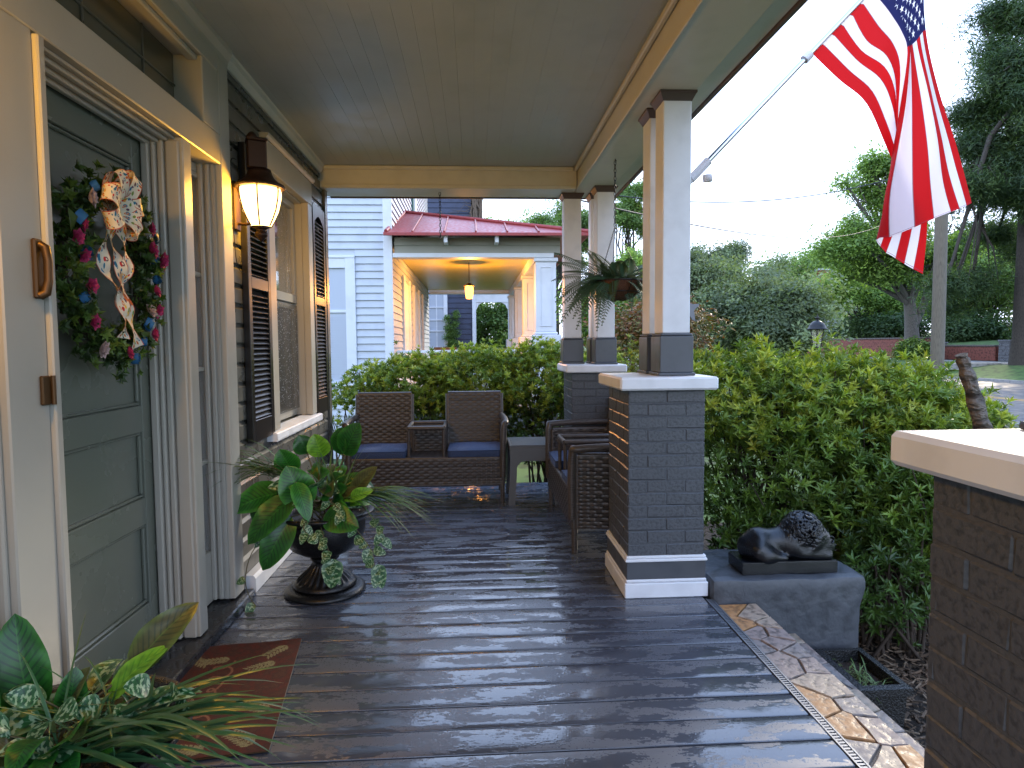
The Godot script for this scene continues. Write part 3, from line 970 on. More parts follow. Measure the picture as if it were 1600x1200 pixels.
	bx(V(-0.08, 0.3, -0.15), V(0.08, 0.318, 0.15), "soil", M.soil, tp, 0.0)
	var bl := Geo.new()
	for i in 70:
		var q := V(rr(-0.06, 0.06), 0.317, rr(-0.13, 0.13))
		var a := rr(0, TAU)
		blade(bl, q, V(cos(a), rr(0.3, 1.6), sin(a)).normalized(), rr(0.06, 0.17), 0.006, rr(0.05, 0.12))
	var bo := part(bl, "grass_blades", leaf_mat("trough_grass", lin(0.10, 0.17, 0.04)), tp)
	bo.set_meta("kind", "stuff")

func blade(g: Geo, at: Vector3, dir: Vector3, length: float, width: float, droop: float, seg := 5) -> void:
	var side := dir.cross(V(0, 1, 0))
	if side.length() < 0.1:
		side = V(1, 0, 0)
	side = side.normalized()
	var rows: Array = []
	for i in seg + 1:
		var t := float(i) / seg
		var p := at + dir * length * t - V(0, droop * t * t, 0)
		var w := width * (1.0 - t * t * 0.97) * (0.55 + 0.45 * minf(1.0, t * 4.0))
		rows.append(PackedVector3Array([p - side * w * 0.5, p + V(0, -w * 0.22, 0), p + side * w * 0.5]))
	g.grid(rows)

func leaf_mat(called: String, col: Color, rough := 0.42, through := 0.5) -> StandardMaterial3D:
	var m := mat(called, col, rough)
	m.cull_mode = BaseMaterial3D.CULL_DISABLED
	m.backlight_enabled = true
	m.backlight = Color(through, through, through * 0.7)
	return m

func street() -> void:
	var rd := setting("road")
	var g := Geo.new()
	g.oquad(V(11.5, -0.652, 80), V(23.4, -0.652, 80), V(23.4, -0.652, -260), V(11.5, -0.652, -260), V(0, 1, 0))
	part(g, "asphalt", M.asphalt, rd)
	var yl := mat("yellow_paint", lin(0.55, 0.3, 0.04), 0.7)
	for x in [16.75, 17.05]:
		var l := Geo.new()
		l.oquad(V(x, -0.647, 80), V(x + 0.12, -0.647, 80), V(x + 0.12, -0.647, -260), V(x, -0.647, -260), V(0, 1, 0))
		part(l, "centre_line", yl, rd)
	var kb := setting("kerb")
	bx(V(23.4, -0.8, -260), V(23.58, -0.52, 80), "kerb_stone", M.concrete, kb, 0.02)
	bx(V(11.3, -0.8, -260), V(11.48, -0.53, 80), "kerb_stone", M.concrete, kb, 0.02)
	# the verge rises from the far kerb to the pavement, then banked garden behind brick walls
	var vg := setting("verge")
	var rows: Array = []
	for i in 60:
		var z := 60.0 - i * 5.4
		var row := PackedVector3Array()
		for q in [[23.58, -0.53], [24.4, -0.42], [25.6, -0.16], [26.6, -0.0], [27.2, 0.02]]:
			row.append(V(q[0], q[1] + 0.05 * sin(z * 0.7 + q[0]), z))
		rows.append(row)
	var v1 := Geo.new()
	v1.grid(rows)
	part(v1, "verge_grass", M.grass, vg)
	var pv := setting("pavement")
	bx(V(27.2, -0.3, -260), V(29.6, 0.035, 60), "pavement_slab", M.concrete, pv, 0.02)
	bx(V(23.6, -0.3, -33.4), V(27.2, 0.05, -32.2), "pavement_link", M.concrete, pv, 0.02)
	var bk := setting("garden_bank")
	rows = []
	for i in 40:
		var z := 40.0 - i * 8.0
		var row := PackedVector3Array()
		for q in [[30.5, 0.9], [34.0, 1.2], [45.0, 1.7], [80.0, 2.5], [200.0, 5.0]]:
			row.append(V(q[0], q[1], z))
		rows.append(row)
	var b1 := Geo.new()
	b1.grid(rows)
	part(b1, "bank_grass", M.grass, bk)
	weathered(mat("red_brick", lin(0.20, 0.062, 0.045), 0.85), T.coarse, 0.6, V(0.9, 0.9, 0.9))
	weathered(mat("coping", lin(0.12, 0.10, 0.09), 0.8), T.coarse, 0.7, V(0.9, 0.9, 0.9))
	weathered(mat("grey_stone", lin(0.17, 0.175, 0.19), 0.8), T.coarse, 0.55, V(2.2, 2.2, 2.2), 2.0)
	# walls across the street
	brick_wall("long red brick garden wall with dark coping across the street", V(30.0, 0, -41.5), V(30.5, 1.38, -72.0))
	brick_wall("low red brick wall between two grey stone gate piers across the street", V(30.0, 0, -36.0), V(30.5, 0.86, -40.4))
	stone_pier("grey stone gate pier where the tall and the low brick wall meet", V(30.2, 0, -40.95), 1.05)
	stone_pier("grey stone gate pier at the end of the low wall, by the dark cedar", V(30.2, 0, -35.2), 1.15)
	# pole
	var po := thing("utility_pole", "weathered wooden utility pole standing behind the flag", "pole", V(10.75, -0.66, -14.6))
	var wd := mat("pole_wood", lin(0.155, 0.135, 0.105), 0.9)
	weathered(wd, T.fine, 0.78, V(5.0, 0.3, 5.0), 0.1)
	var pg := Geo.new()
	pg.tube(PackedVector3Array([V(0, 0, 0), V(0.01, 2.0, 0), V(0.0, 4.0, 0.01), V(0, 6.1, 0)]), PackedFloat32Array([0.15, 0.142, 0.135, 0.125]), 18)
	part(pg, "shaft", wd, po)
	# service cables
	var cm := mat("cable_black", lin(0.03, 0.03, 0.035), 0.6)
	var defs := [[V(10.75, 5.3, -14.6), V(2.2, 4.1, -12.5), 0.5, "twisted black service cable sagging from the pole to the neighbour's side"], [V(23.0, 8.2, -34.0), V(1.3, 2.95, -8.0), 0.9, "thin black cable rising past the flag pole to the far trees"]]
	for d in defs:
		var cb := thing("overhead_cable", d[3], "cable", Vector3.ZERO)
		var path := PackedVector3Array()
		for i in 33:
			var t := i / 32.0
			path.append(d[0].lerp(d[1], t) - V(0, d[2] * 4.0 * t * (1.0 - t), 0))
		var cg := Geo.new()
		cg.tube(path, PackedFloat32Array([0.011]), 6)
		part(cg, "wire", cm, cb)

func brick_wall(label: String, a: Vector3, b: Vector3) -> void:
	var w := thing("brick_wall", label, "wall", V(0, 0, 0))
	var lo := V(a.x, 0.03, minf(a.z, b.z))
	var hi := V(b.x, b.y, maxf(a.z, b.z))
	bx(lo, hi, "brickwork", M.red_brick, w, 0.02)
	bx(V(lo.x - 0.06, hi.y + 0.001, lo.z), V(hi.x + 0.06, hi.y + 0.1, hi.z), "coping", M.coping, w, 0.02)

func stone_pier(label: String, at: Vector3, hgt: float) -> void:
	var p := thing("stone_pier", label, "pier", at)
	var r := RandomNumberGenerator.new()
	r.seed = int(absf(at.z) * 100)
	bx(V(-0.33, 0.0, -0.33), V(0.33, hgt, 0.33), "core", M.coping, p, 0.0)
	var y := 0.04
	while y < hgt - 0.05:
		var hh := 0.17
		for s in 4:
			var b := Basis(V(0, 1, 0), PI / 2 * s)
			var cut := r.randf_range(-0.15, 0.15)
			for q in [[-0.37, cut - 0.008], [cut + 0.008, 0.37]]:
				var g := Geo.new()
				g.box(V(q[0], y, 0.30), V(q[1], y + hh - 0.012, 0.37 + r.randf_range(-0.012, 0.012)), 0.014)
				part(g, "stone", M.grey_stone, p, Transform3D(b, Vector3.ZERO))
		y += hh
	bx(V(-0.42, hgt, -0.42), V(0.42, hgt + 0.1, 0.42), "cap_stone", M.grey_stone, p, 0.02)

func lap_rows(parent: Node3D, m: Material, origin: Vector3, along: Vector3, out: Vector3, length: float, y0: float, y1: float, pitch: float, gaps := []) -> void:
	# clapboards: each one a thin wedge, its lower edge proud
	var shared := {}
	var y := y0
	while y < y1 - 0.01:
		var hh := minf(pitch, y1 - y)
		var runs := [[0.0, length]]
		for q in gaps:
			if y + hh > q[2] and y < q[3]:
				var nr: Array = []
				for u in runs:
					if q[0] > u[0] and q[0] < u[1]:
						nr.append([u[0], q[0]])
					if q[1] < u[1] and q[1] > u[0]:
						nr.append([q[1], u[1]])
					if q[1] <= u[0] or q[0] >= u[1]:
						nr.append(u)
				runs = nr
		for u in runs:
			var key := "%.3f_%.3f_%.3f" % [u[0], u[1], hh]
			if not shared.has(key):
				var g := Geo.new()
				g.extrude(PackedVector2Array([V2(0, 0), V2(0.030, 0.0), V2(0.030, 0.006), V2(0.006, hh - 0.001), V2(0, hh - 0.001)]), Transform3D(Basis(out, V(0, 1, 0), out.cross(V(0, 1, 0))), along * (u[0] if along.dot(out.cross(V(0, 1, 0))) > 0 else u[1])), u[1] - u[0])
				shared[key] = g.mesh()
			part(shared[key], "clapboard", m, parent, Transform3D(Basis(), V(origin.x, y, origin.z)))
		y += hh

func neighbour() -> void:
	weathered(mat("pale_siding", lin(0.46, 0.51, 0.58), 0.55), T.coarse, 0.95, V(0.4, 0.4, 0.4))
	weathered(mat("pale_trim", lin(0.62, 0.66, 0.72), 0.5), T.coarse, 0.96, V(0.4, 0.4, 0.4))
	weathered(mat("navy_siding", lin(0.03, 0.042, 0.085), 0.6), T.coarse, 0.85, V(0.4, 0.4, 0.4))
	weathered(mat("olive_siding", lin(0.30, 0.31, 0.26), 0.6), T.coarse, 0.95, V(0.4, 0.4, 0.4))
	weathered(mat("yellow_ceiling", lin(0.46, 0.40, 0.08), 0.3), T.coarse, 0.95, V(0.4, 0.4, 0.4))
	weathered(mat("red_metal", lin(0.30, 0.05, 0.05), 0.3, 0.0, 0.4), T.fine, 0.85, V(0.8, 0.8, 0.8), 0.0, 0.3, 0.5)
	mat("blind_white", lin(0.42, 0.47, 0.55), 0.7)
	mat("green_trim", lin(0.05, 0.13, 0.11), 0.6)
	var h := thing("neighbour_house", "pale blue clapboard house with red metal porch roof beyond the hedge", "house")
	var ps: Material = M.pale_siding
	var pt: Material = M.pale_trim
	# bodies
	bx(V(-9.0, -0.66, -19.6), V(-1.335, 6.6, -10.83), "wall", ps, h, 0.0)
	# end wall that faces this porch
	lap_rows(h, ps, V(-1.45, 0, -10.83), V(-1, 0, 0), V(0, 0, 1), 4.5, -0.3, 6.5, 0.118, [[0.46, 1.16, 0.6, 2.69]])
	bx(V(-1.45, -0.6, -10.83), V(-1.306, 6.6, -10.79), "corner_board", pt, h, 0.004)
	# its window
	var w := Node3D.new()
	w.name = "window"
	h.add_child(w)
	bx(V(-2.62, 0.62, -10.829), V(-2.46, 2.62, -10.78), "casing", pt, w, 0.004)
	bx(V(-2.07, 0.62, -10.829), V(-1.91, 2.62, -10.78), "casing", pt, w, 0.004)
	bx(V(-2.62, 2.6205, -10.829), V(-1.91, 2.66, -10.77), "head", pt, w, 0.004)
	bx(V(-2.46, 2.46, -10.829), V(-2.07, 2.6195, -10.79), "head", pt, w, 0.004)
	bx(V(-2.46, 1.74, -10.829), V(-2.07, 1.785, -10.80), "meeting_rail", pt, w, 0.004)
	bx(V(-2.66, 0.55, -10.829), V(-1.87, 0.615, -10.75), "sill", pt, w, 0.004)
	bx(V(-2.46, 0.62, -10.829), V(-2.07, 1.739, -10.822), "blind", M.blind_white, w, 0.0)
	bx(V(-2.46, 1.786, -10.829), V(-2.07, 2.459, -10.822), "blind", M.blind_white, w, 0.0)
	var sl := Geo.new()
	sl.box(V(-2.455, 0, -10.8215), V(-2.075, 0.022, -10.817))
	var slm := sl.mesh()
	for i in 26:
		part(slm, "blind_slat", M.blind_white, w, Transform3D(Basis(), V(0, 0.66 + 0.04 * i, 0)))
	# front wall under its porch, receding
	lap_rows(h, ps, V(-1.335, 0, -10.832), V(0, 0, -1), V(1, 0, 0), 8.7, 0.1, 6.5, 0.118, [])
	for q in [[-12.2, -12.45], [-13.3, -13.5], [-14.3, -14.6], [-15.6, -15.9], [-16.8, -17.0]]:
		bx(V(-1.333, 0.1, q[1]), V(-1.27, 2.5, q[0]), "casing", pt, h, 0.004)
	for q in [[-12.45, -13.3], [-14.6, -15.6]]:
		bx(V(-1.333, 0.1, q[1]), V(-1.295, 2.4, q[0]), "door_leaf", pt, h, 0.004)
	bx(V(-1.333, 3.9, -15.3), V(-1.27, 6.4, -14.85), "casing", pt, h, 0.004)
	bx(V(-1.333, 3.9, -14.62), V(-1.27, 6.4, -14.42), "shutter", M.green_trim, h, 0.004)
	# porch floor, ceiling and beams
	bx(V(-1.3, -0.6, -19.4), V(1.4, 0.1, -10.9), "porch_floor", M.grey_wood_paint, h, 0.0)
	bx(V(-1.31, 2.80, -19.3), V(1.3, 2.85, -11.0), "porch_ceiling", M.yellow_ceiling, h, 0.0)
	bx(V(-1.305, 2.63, -11.06), V(1.33, 2.70, -10.80), "beam", pt, h, 0.004)
	lap_rows(h, M.olive_siding, V(-1.28, 0, -10.86), V(1, 0, 0), V(0, 0, 1), 2.72, 2.702, 2.96, 0.13, [])
	bx(V(-1.28, 2.70, -11.05), V(1.44, 2.95, -10.865), "gable_board", M.olive_siding, h, 0.0)
	bx(V(1.05, 2.63, -19.3), V(1.33, 2.95, -11.065), "beam", pt, h, 0.004)
	bx(V(-1.3, 2.70, -19.6), V(1.33, 2.95, -19.35), "beam", pt, h, 0.004)
	for x in [-0.43, 0.385]:
		bx(V(x - 0.03, 2.83, -10.84), V(x + 0.03, 2.96, -10.52), "bracket", pt, h, 0.006)
	# red metal hip roof
	var A := V(-1.40, 2.975, -10.45)
	var B := V(1.85, 2.975, -10.45)
	var P := V(-1.31, 3.78, -13.0)
	var P2 := V(-1.31, 3.78, -18.0)
	var B2 := V(1.85, 2.975, -19.9)
	var rg := Geo.new()
	rg.otri(A, B, P, V(0, 1, 1))
	rg.oquad(B, B2, P2, P, V(1, 1, 0))
	rg.otri(A - V(0, 0.02, 0), B - V(0, 0.02, 0), P - V(0, 0.02, 0), V(0, -1, -1))
	rg.oquad(B - V(0, 0.02, 0), B2 - V(0, 0.02, 0), P2 - V(0, 0.02, 0), P - V(0, 0.02, 0), V(-1, -1, 0))
	var roof := part(rg, "roof", M.red_metal, h)
	bx(V(-1.40, 2.925, -10.475), V(1.85, 2.974, -10.44), "eave_edge", M.red_metal, h, 0.004)
	bx(V(1.835, 2.925, -19.9), V(1.87, 2.974, -10.476), "eave_edge", M.red_metal, h, 0.004)
	for x in [-0.95, -0.45, 0.05, 0.55, 1.05]:
		var a := V(x, 2.978, -10.45)
		var t: float = (B.x - x) / (B.x - P.x)
		var top := B.lerp(P, t)
		var along := (P + V(0, 0, 0) - V(P.x, A.y, A.z)).normalized()
		var reach := (top.z - a.z) / along.z
		var sg := Geo.new()
		sg.tube(PackedVector3Array([a + V(0, 0.012, 0), a + along * reach + V(0, 0.012, 0)]), PackedFloat32Array([0.016]), 6)
		part(sg, "seam", M.red_metal, roof)
	var hp := Geo.new()
	hp.bar(P + V(0, 0.02, 0), B + V(0, 0.02, 0), 0.035)
	hp.bar(P + V(0, 0.02, 0), A + V(0.04, 0.02, 0), 0.03)
	part(hp, "hip_cap", M.red_metal, roof)
	# columns on pedestals with sunk panels
	for z in [-11.0, -13.75, -16.5, -19.2]:
		var c := Node3D.new()
		c.name = numbered(h, "porch_column")
		h.add_child(c)
		c.position = V(1.2, 0, z)
		bx(V(-0.17, 1.41, -0.17), V(0.17, 2.56, 0.17), "shaft", pt, c, 0.006)
		bx(V(-0.2, 2.562, -0.2), V(0.2, 2.628, 0.2), "capital", pt, c, 0.012)
		bx(V(-0.195, 1.36, -0.195), V(0.195, 1.408, 0.195), "base", pt, c, 0.02)
		bx(V(-0.25, 1.12, -0.25), V(0.25, 1.358, 0.25), "pedestal", pt, c, 0.01)
		bx(V(-0.235, 0.1, -0.235), V(0.235, 1.118, 0.235), "pedestal", pt, c, 0.01)
		for q in [[-0.1, -0.085, 1.5, 2.48], [0.085, 0.1, 1.5, 2.48], [-0.0845, 0.0845, 1.5, 1.515], [-0.0845, 0.0845, 2.465, 2.48]]:
			bx(V(q[0], q[2], 0.1705), V(q[1], q[3], 0.182), "panel_bead", pt, c, 0.003)
	# porch rail
	bx(V(-1.28, 1.07, -10.98), V(0.94, 1.12, -10.92), "rail", pt, h, 0.006)
	bx(V(-1.28, 1.05, -19.25), V(1.0, 1.10, -19.19), "rail", M.olive_siding, h, 0.006)
	# chair standing on that porch
	var ck := thing("slatted_chair", "small brown slatted chair back on the neighbour's porch", "chair", V(-0.7, 0.1, -16.0))
	var cw := mat("chair_wood", lin(0.12, 0.06, 0.035), 0.6)
	bx(V(-0.27, 0.98, -0.02), V(0.27, 1.05, 0.02), "top_rail", cw, ck)
	bx(V(-0.27, 0.42, -0.02), V(0.27, 0.46, 0.45), "seat", cw, ck)
	for i in 6:
		bx(V(-0.25 + i * 0.095, 0.4605, -0.015), V(-0.225 + i * 0.095, 0.9795, 0.015), "slat", cw, ck)
	for q in [V(-0.25, 0, 0), V(0.23, 0, 0), V(-0.25, 0, 0.42), V(0.23, 0, 0.42)]:
		bx(q + V(0, 0.0, -0.015), q + V(0.03, 0.419, 0.015), "leg", cw, ck)
	# pendant lamp in the neighbour's porch
	var lp := thing("pendant_lantern", "lit hanging lantern under the neighbour's yellow porch ceiling", "lamp", V(-0.08, 2.8, -12.8))
	var lb := Geo.new()
	lb.bar(V(0, 0, 0), V(0, -0.38, 0), 0.008)
	lb.lathe([[0.0, -0.40], [0.035, -0.40], [0.05, -0.42], [0.11, -0.45], [0.11, -0.46], [0.0, -0.46]].duplicate(), Vector3.ZERO, 16)
	part(lb, "stem", M.bronze_brown, lp)
	var gw := mat("lamp_glow", Color(1.0, 0.72, 0.36), 0.6)
	gw.emission_enabled = true
	gw.emission = Color(1.0, 0.62, 0.25)
	gw.emission_energy_multiplier = 3.0
	var gb := Geo.new()
	gb.lathe([[0.0, -0.71], [0.06, -0.70], [0.075, -0.62], [0.082, -0.5], [0.07, -0.461], [0.0, -0.461]], Vector3.ZERO, 16)
	part(gb, "glass", gw, lp)
	var ol := OmniLight3D.new()
	ol.name = "pendant_light"
	ol.position = V(0, -0.58, 0)
	ol.light_color = Color(1.0, 0.66, 0.3)
	ol.light_energy = 2.2
	ol.light_size = 0.06
	ol.omni_range = 12.0
	ol.omni_attenuation = 2.0
	ol.shadow_enabled = true
	lp.add_child(ol)
	# third house: navy clapboards, white porch
	var n := thing("navy_house", "dark navy clapboard house with white window and porch, seen past the pale house", "house")
	var nv: Material = M.navy_siding
	bx(V(-8.0, -0.66, -32.0), V(-0.06, 8.4, -24.05), "wall", nv, n, 0.0)
	lap_rows(n, nv, V(-0.05, 0, -24.05), V(-1, 0, 0), V(0, 0, 1), 6.0, -0.3, 8.3, 0.19, [[1.0, 1.62, 1.1, 3.1]])
	var nw := Node3D.new()
	nw.name = "window"
	n.add_child(nw)
	bx(V(-1.09, 1.05, -24.04), V(-0.95, 3.15, -23.98), "casing", pt, nw, 0.0)
	bx(V(-1.75, 1.05, -24.04), V(-1.62, 3.15, -23.98), "casing", pt, nw, 0.0)
	bx(V(-1.75, 3.151, -24.04), V(-0.95, 3.3, -23.98), "head", pt, nw, 0.0)
	bx(V(-1.75, 0.95, -24.04), V(-0.95, 1.049, -23.95), "sill", pt, nw, 0.0)
	for yy in [1.06, 1.70, 2.10, 2.56, 3.10]:
		bx(V(-1.62, yy, -24.03), V(-1.09, yy + 0.04, -24.0), "muntin", pt, nw, 0.0)
	bx(V(-1.37, 1.05, -24.03), V(-1.33, 3.15, -24.005), "muntin", pt, nw, 0.0)
	bx(V(-1.62, 1.05, -24.045), V(-1.09, 3.15, -24.031), "pane", M.blind_white, nw, 0.0)
	# its porch with an arched opening
	bx(V(-0.05, -0.5, -24.1), V(0.09, 3.4, -23.96), "porch_post", pt, n, 0.004)
	bx(V(1.26, -0.5, -24.1), V(1.42, 3.4, -23.96), "porch_post", pt, n, 0.004)
	bx(V(0.0905, 2.75, -24.1), V(1.2595, 3.4, -23.97), "porch_frieze", pt, n, 0.004)
	for s in [[0.092, 1.0], [1.258, -1.0]]:
		var bg := Geo.new()
		bg.extrude(PackedVector2Array([V2(0, 2.749), V2(s[1] * 0.25, 2.749), V2(s[1] * 0.09, 2.66), V2(s[1] * 0.02, 2.5), V2(0, 2.5)]), Transform3D(Basis(), V(s[0], 0, -24.08)), 0.08)
		part(bg, "arch_bracket", pt, n)
	bx(V(-0.3, 3.401, -26.0), V(1.7, 3.5, -23.7), "porch_roof", pt, n, 0.0)


func leaf_flat(g: Geo, at: Vector3, dir: Vector3, up: Vector3, l: float, w: float, fold := 0.25, bend := 0.15) -> void:
	# one leaf: pointed oval, folded along its rib, four triangles
	var s := dir.cross(up).normalized()
	var u := s.cross(dir).normalized()
	var m := at + dir * l * 0.45 - u * l * bend * 0.2
	var tip := at + dir * l - u * l * bend
	var a := m + s * w * 0.5 + u * w * fold
	var b := m - s * w * 0.5 + u * w * fold
	g.tri(at, a, m); g.tri(a, tip, m)
	g.tri(at, m, b); g.tri(m, tip, b)

func rosette(n: int, l: float, w: float, seed: int) -> ArrayMesh:
	var r := RandomNumberGenerator.new()
	r.seed = seed
	var g := Geo.new()
	for i in n:
		var a := TAU * i / n + r.randf_range(-0.3, 0.3)
		var e := r.randf_range(0.1, 1.0) if i % 3 else r.randf_range(0.8, 1.4)
		var d := V(cos(a) * cos(e), sin(e), sin(a) * cos(e))
		leaf_flat(g, V(0, r.randf_range(-0.4, 0.1) * l, 0), d, V(0, 1, 0), l * r.randf_range(0.7, 1.1), w * r.randf_range(0.8, 1.1))
	return g.mesh()

func clump(n: int, rad: float, l: float, w: float, seed: int, flat := 0.6, hang := 0.0) -> ArrayMesh:
	var r := RandomNumberGenerator.new()
	r.seed = seed
	var g := Geo.new()
	for i in n:
		var p := V(r.randfn(), r.randfn() * flat, r.randfn()) * rad * 0.5
		var a := r.randf() * TAU
		var d := V(cos(a), r.randf_range(-0.5, 0.6) - hang, sin(a)).normalized()
		leaf_flat(g, p, d, V(r.randf_range(-0.6, 0.6), 1, r.randf_range(-0.6, 0.6)).normalized(), l * r.randf_range(0.7, 1.2), w * r.randf_range(0.7, 1.2), 0.15, 0.2)
	return g.mesh()

func spread(blobs: Array, count: int, pal: Array, inner: float, s0: float, s1: float, tipup := 0.7, seed := 1) -> Array:
	# places for leaf clusters over and within a heap of ellipsoids [centre, radii]
	var f := FastNoiseLite.new()
	f.seed = seed
	f.frequency = 1.3
	var vol: Array = []
	var tot := 0.0
	for b in blobs:
		var q: Vector3 = b[1]
		tot += (q.x * q.y + q.y * q.z + q.x * q.z) * (b[2] if b.size() > 2 else 1.0)
		vol.append(tot)
	var xs: Array = []
	var cs: Array = []
	for i in count:
		var t := rng.randf() * tot
		var k := 0
		while vol[k] < t:
			k += 1
		var c: Vector3 = blobs[k][0]
		var rad: Vector3 = blobs[k][1]
		var d := V(rng.randfn(), rng.randfn(), rng.randfn()).normalized()
		if d.y < -0.5 and rng.randf() < 0.6:
			d.y = -d.y
		var rr_ := lerpf(inner, 1.0, sqrt(rng.randf())) * (1.0 + 0.5 * f.get_noise_3d(d.x * 2 + c.x, d.y * 2 + c.y, d.z * 2 + c.z)) + (0.12 * absf(rng.randfn()) if rng.randf() < 0.15 else 0.0)
		if inner < 0.0:
			rr_ = absf(rng.randfn()) * 0.72
		var p := c + V(d.x * rad.x, d.y * rad.y, d.z * rad.z) * rr_
		var up := (d * (1.0 - tipup) + V(rr(-0.45, 0.45), tipup, rr(-0.45, 0.45))).normalized()
		var side := up.cross(V(rr(-1, 1), rr(-0.2, 0.2), rr(-1, 1))).normalized()
		if side.length() < 0.5:
			side = up.cross(V(1, 0, 0)).normalized()
		var s := rr(s0, s1)
		xs.append(Transform3D(Basis(side * s, up * s, side.cross(up) * s), p))
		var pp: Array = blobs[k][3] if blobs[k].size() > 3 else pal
		var cc: Color = pp[rng.randi() % pp.size()]
		cs.append(cc * rr(0.75, 1.25))
	return [xs, cs]

func foliage_mat(called: String, rough := 0.45, through := 0.55) -> StandardMaterial3D:
	var m := leaf_mat(called, Color.WHITE, rough, through)
	m.vertex_color_use_as_albedo = true
	return m

func shrub(called: String, label: String, cat: String, group: String, at: Vector3, blobs: Array, mesh: Mesh, count: int, pal: Array, inner: float, s0: float, s1: float, stems: int, seed: int) -> Node3D:
	var o := thing(called, label, cat, at, group)
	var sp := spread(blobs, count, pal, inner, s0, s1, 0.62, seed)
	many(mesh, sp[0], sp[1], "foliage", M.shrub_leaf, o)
	if stems > 0:
		var g := Geo.new()
		for i in stems:
			var b: Array = blobs[i % blobs.size()]
			var e: Vector3 = b[0] + V(rr(-0.7, 0.7) * b[1].x, rr(0.0, 0.8) * b[1].y, rr(-0.7, 0.7) * b[1].z)
			var a := V(b[0].x * 0.6 + rr(-0.2, 0.2), -0.02, b[0].z * 0.6 + rr(-0.15, 0.15))
			var m1 := a.lerp(e, 0.4) + V(rr(-0.08, 0.08), 0.08, rr(-0.08, 0.08))
			var m2 := a.lerp(e, 0.75) + V(rr(-0.06, 0.06), 0.03, rr(-0.06, 0.06))
			g.tube(PackedVector3Array([a, m1, m2, e]), PackedFloat32Array([0.012, 0.009, 0.006, 0.003]), 5, false)
		part(g, "stems", M.twig, o)
	return o

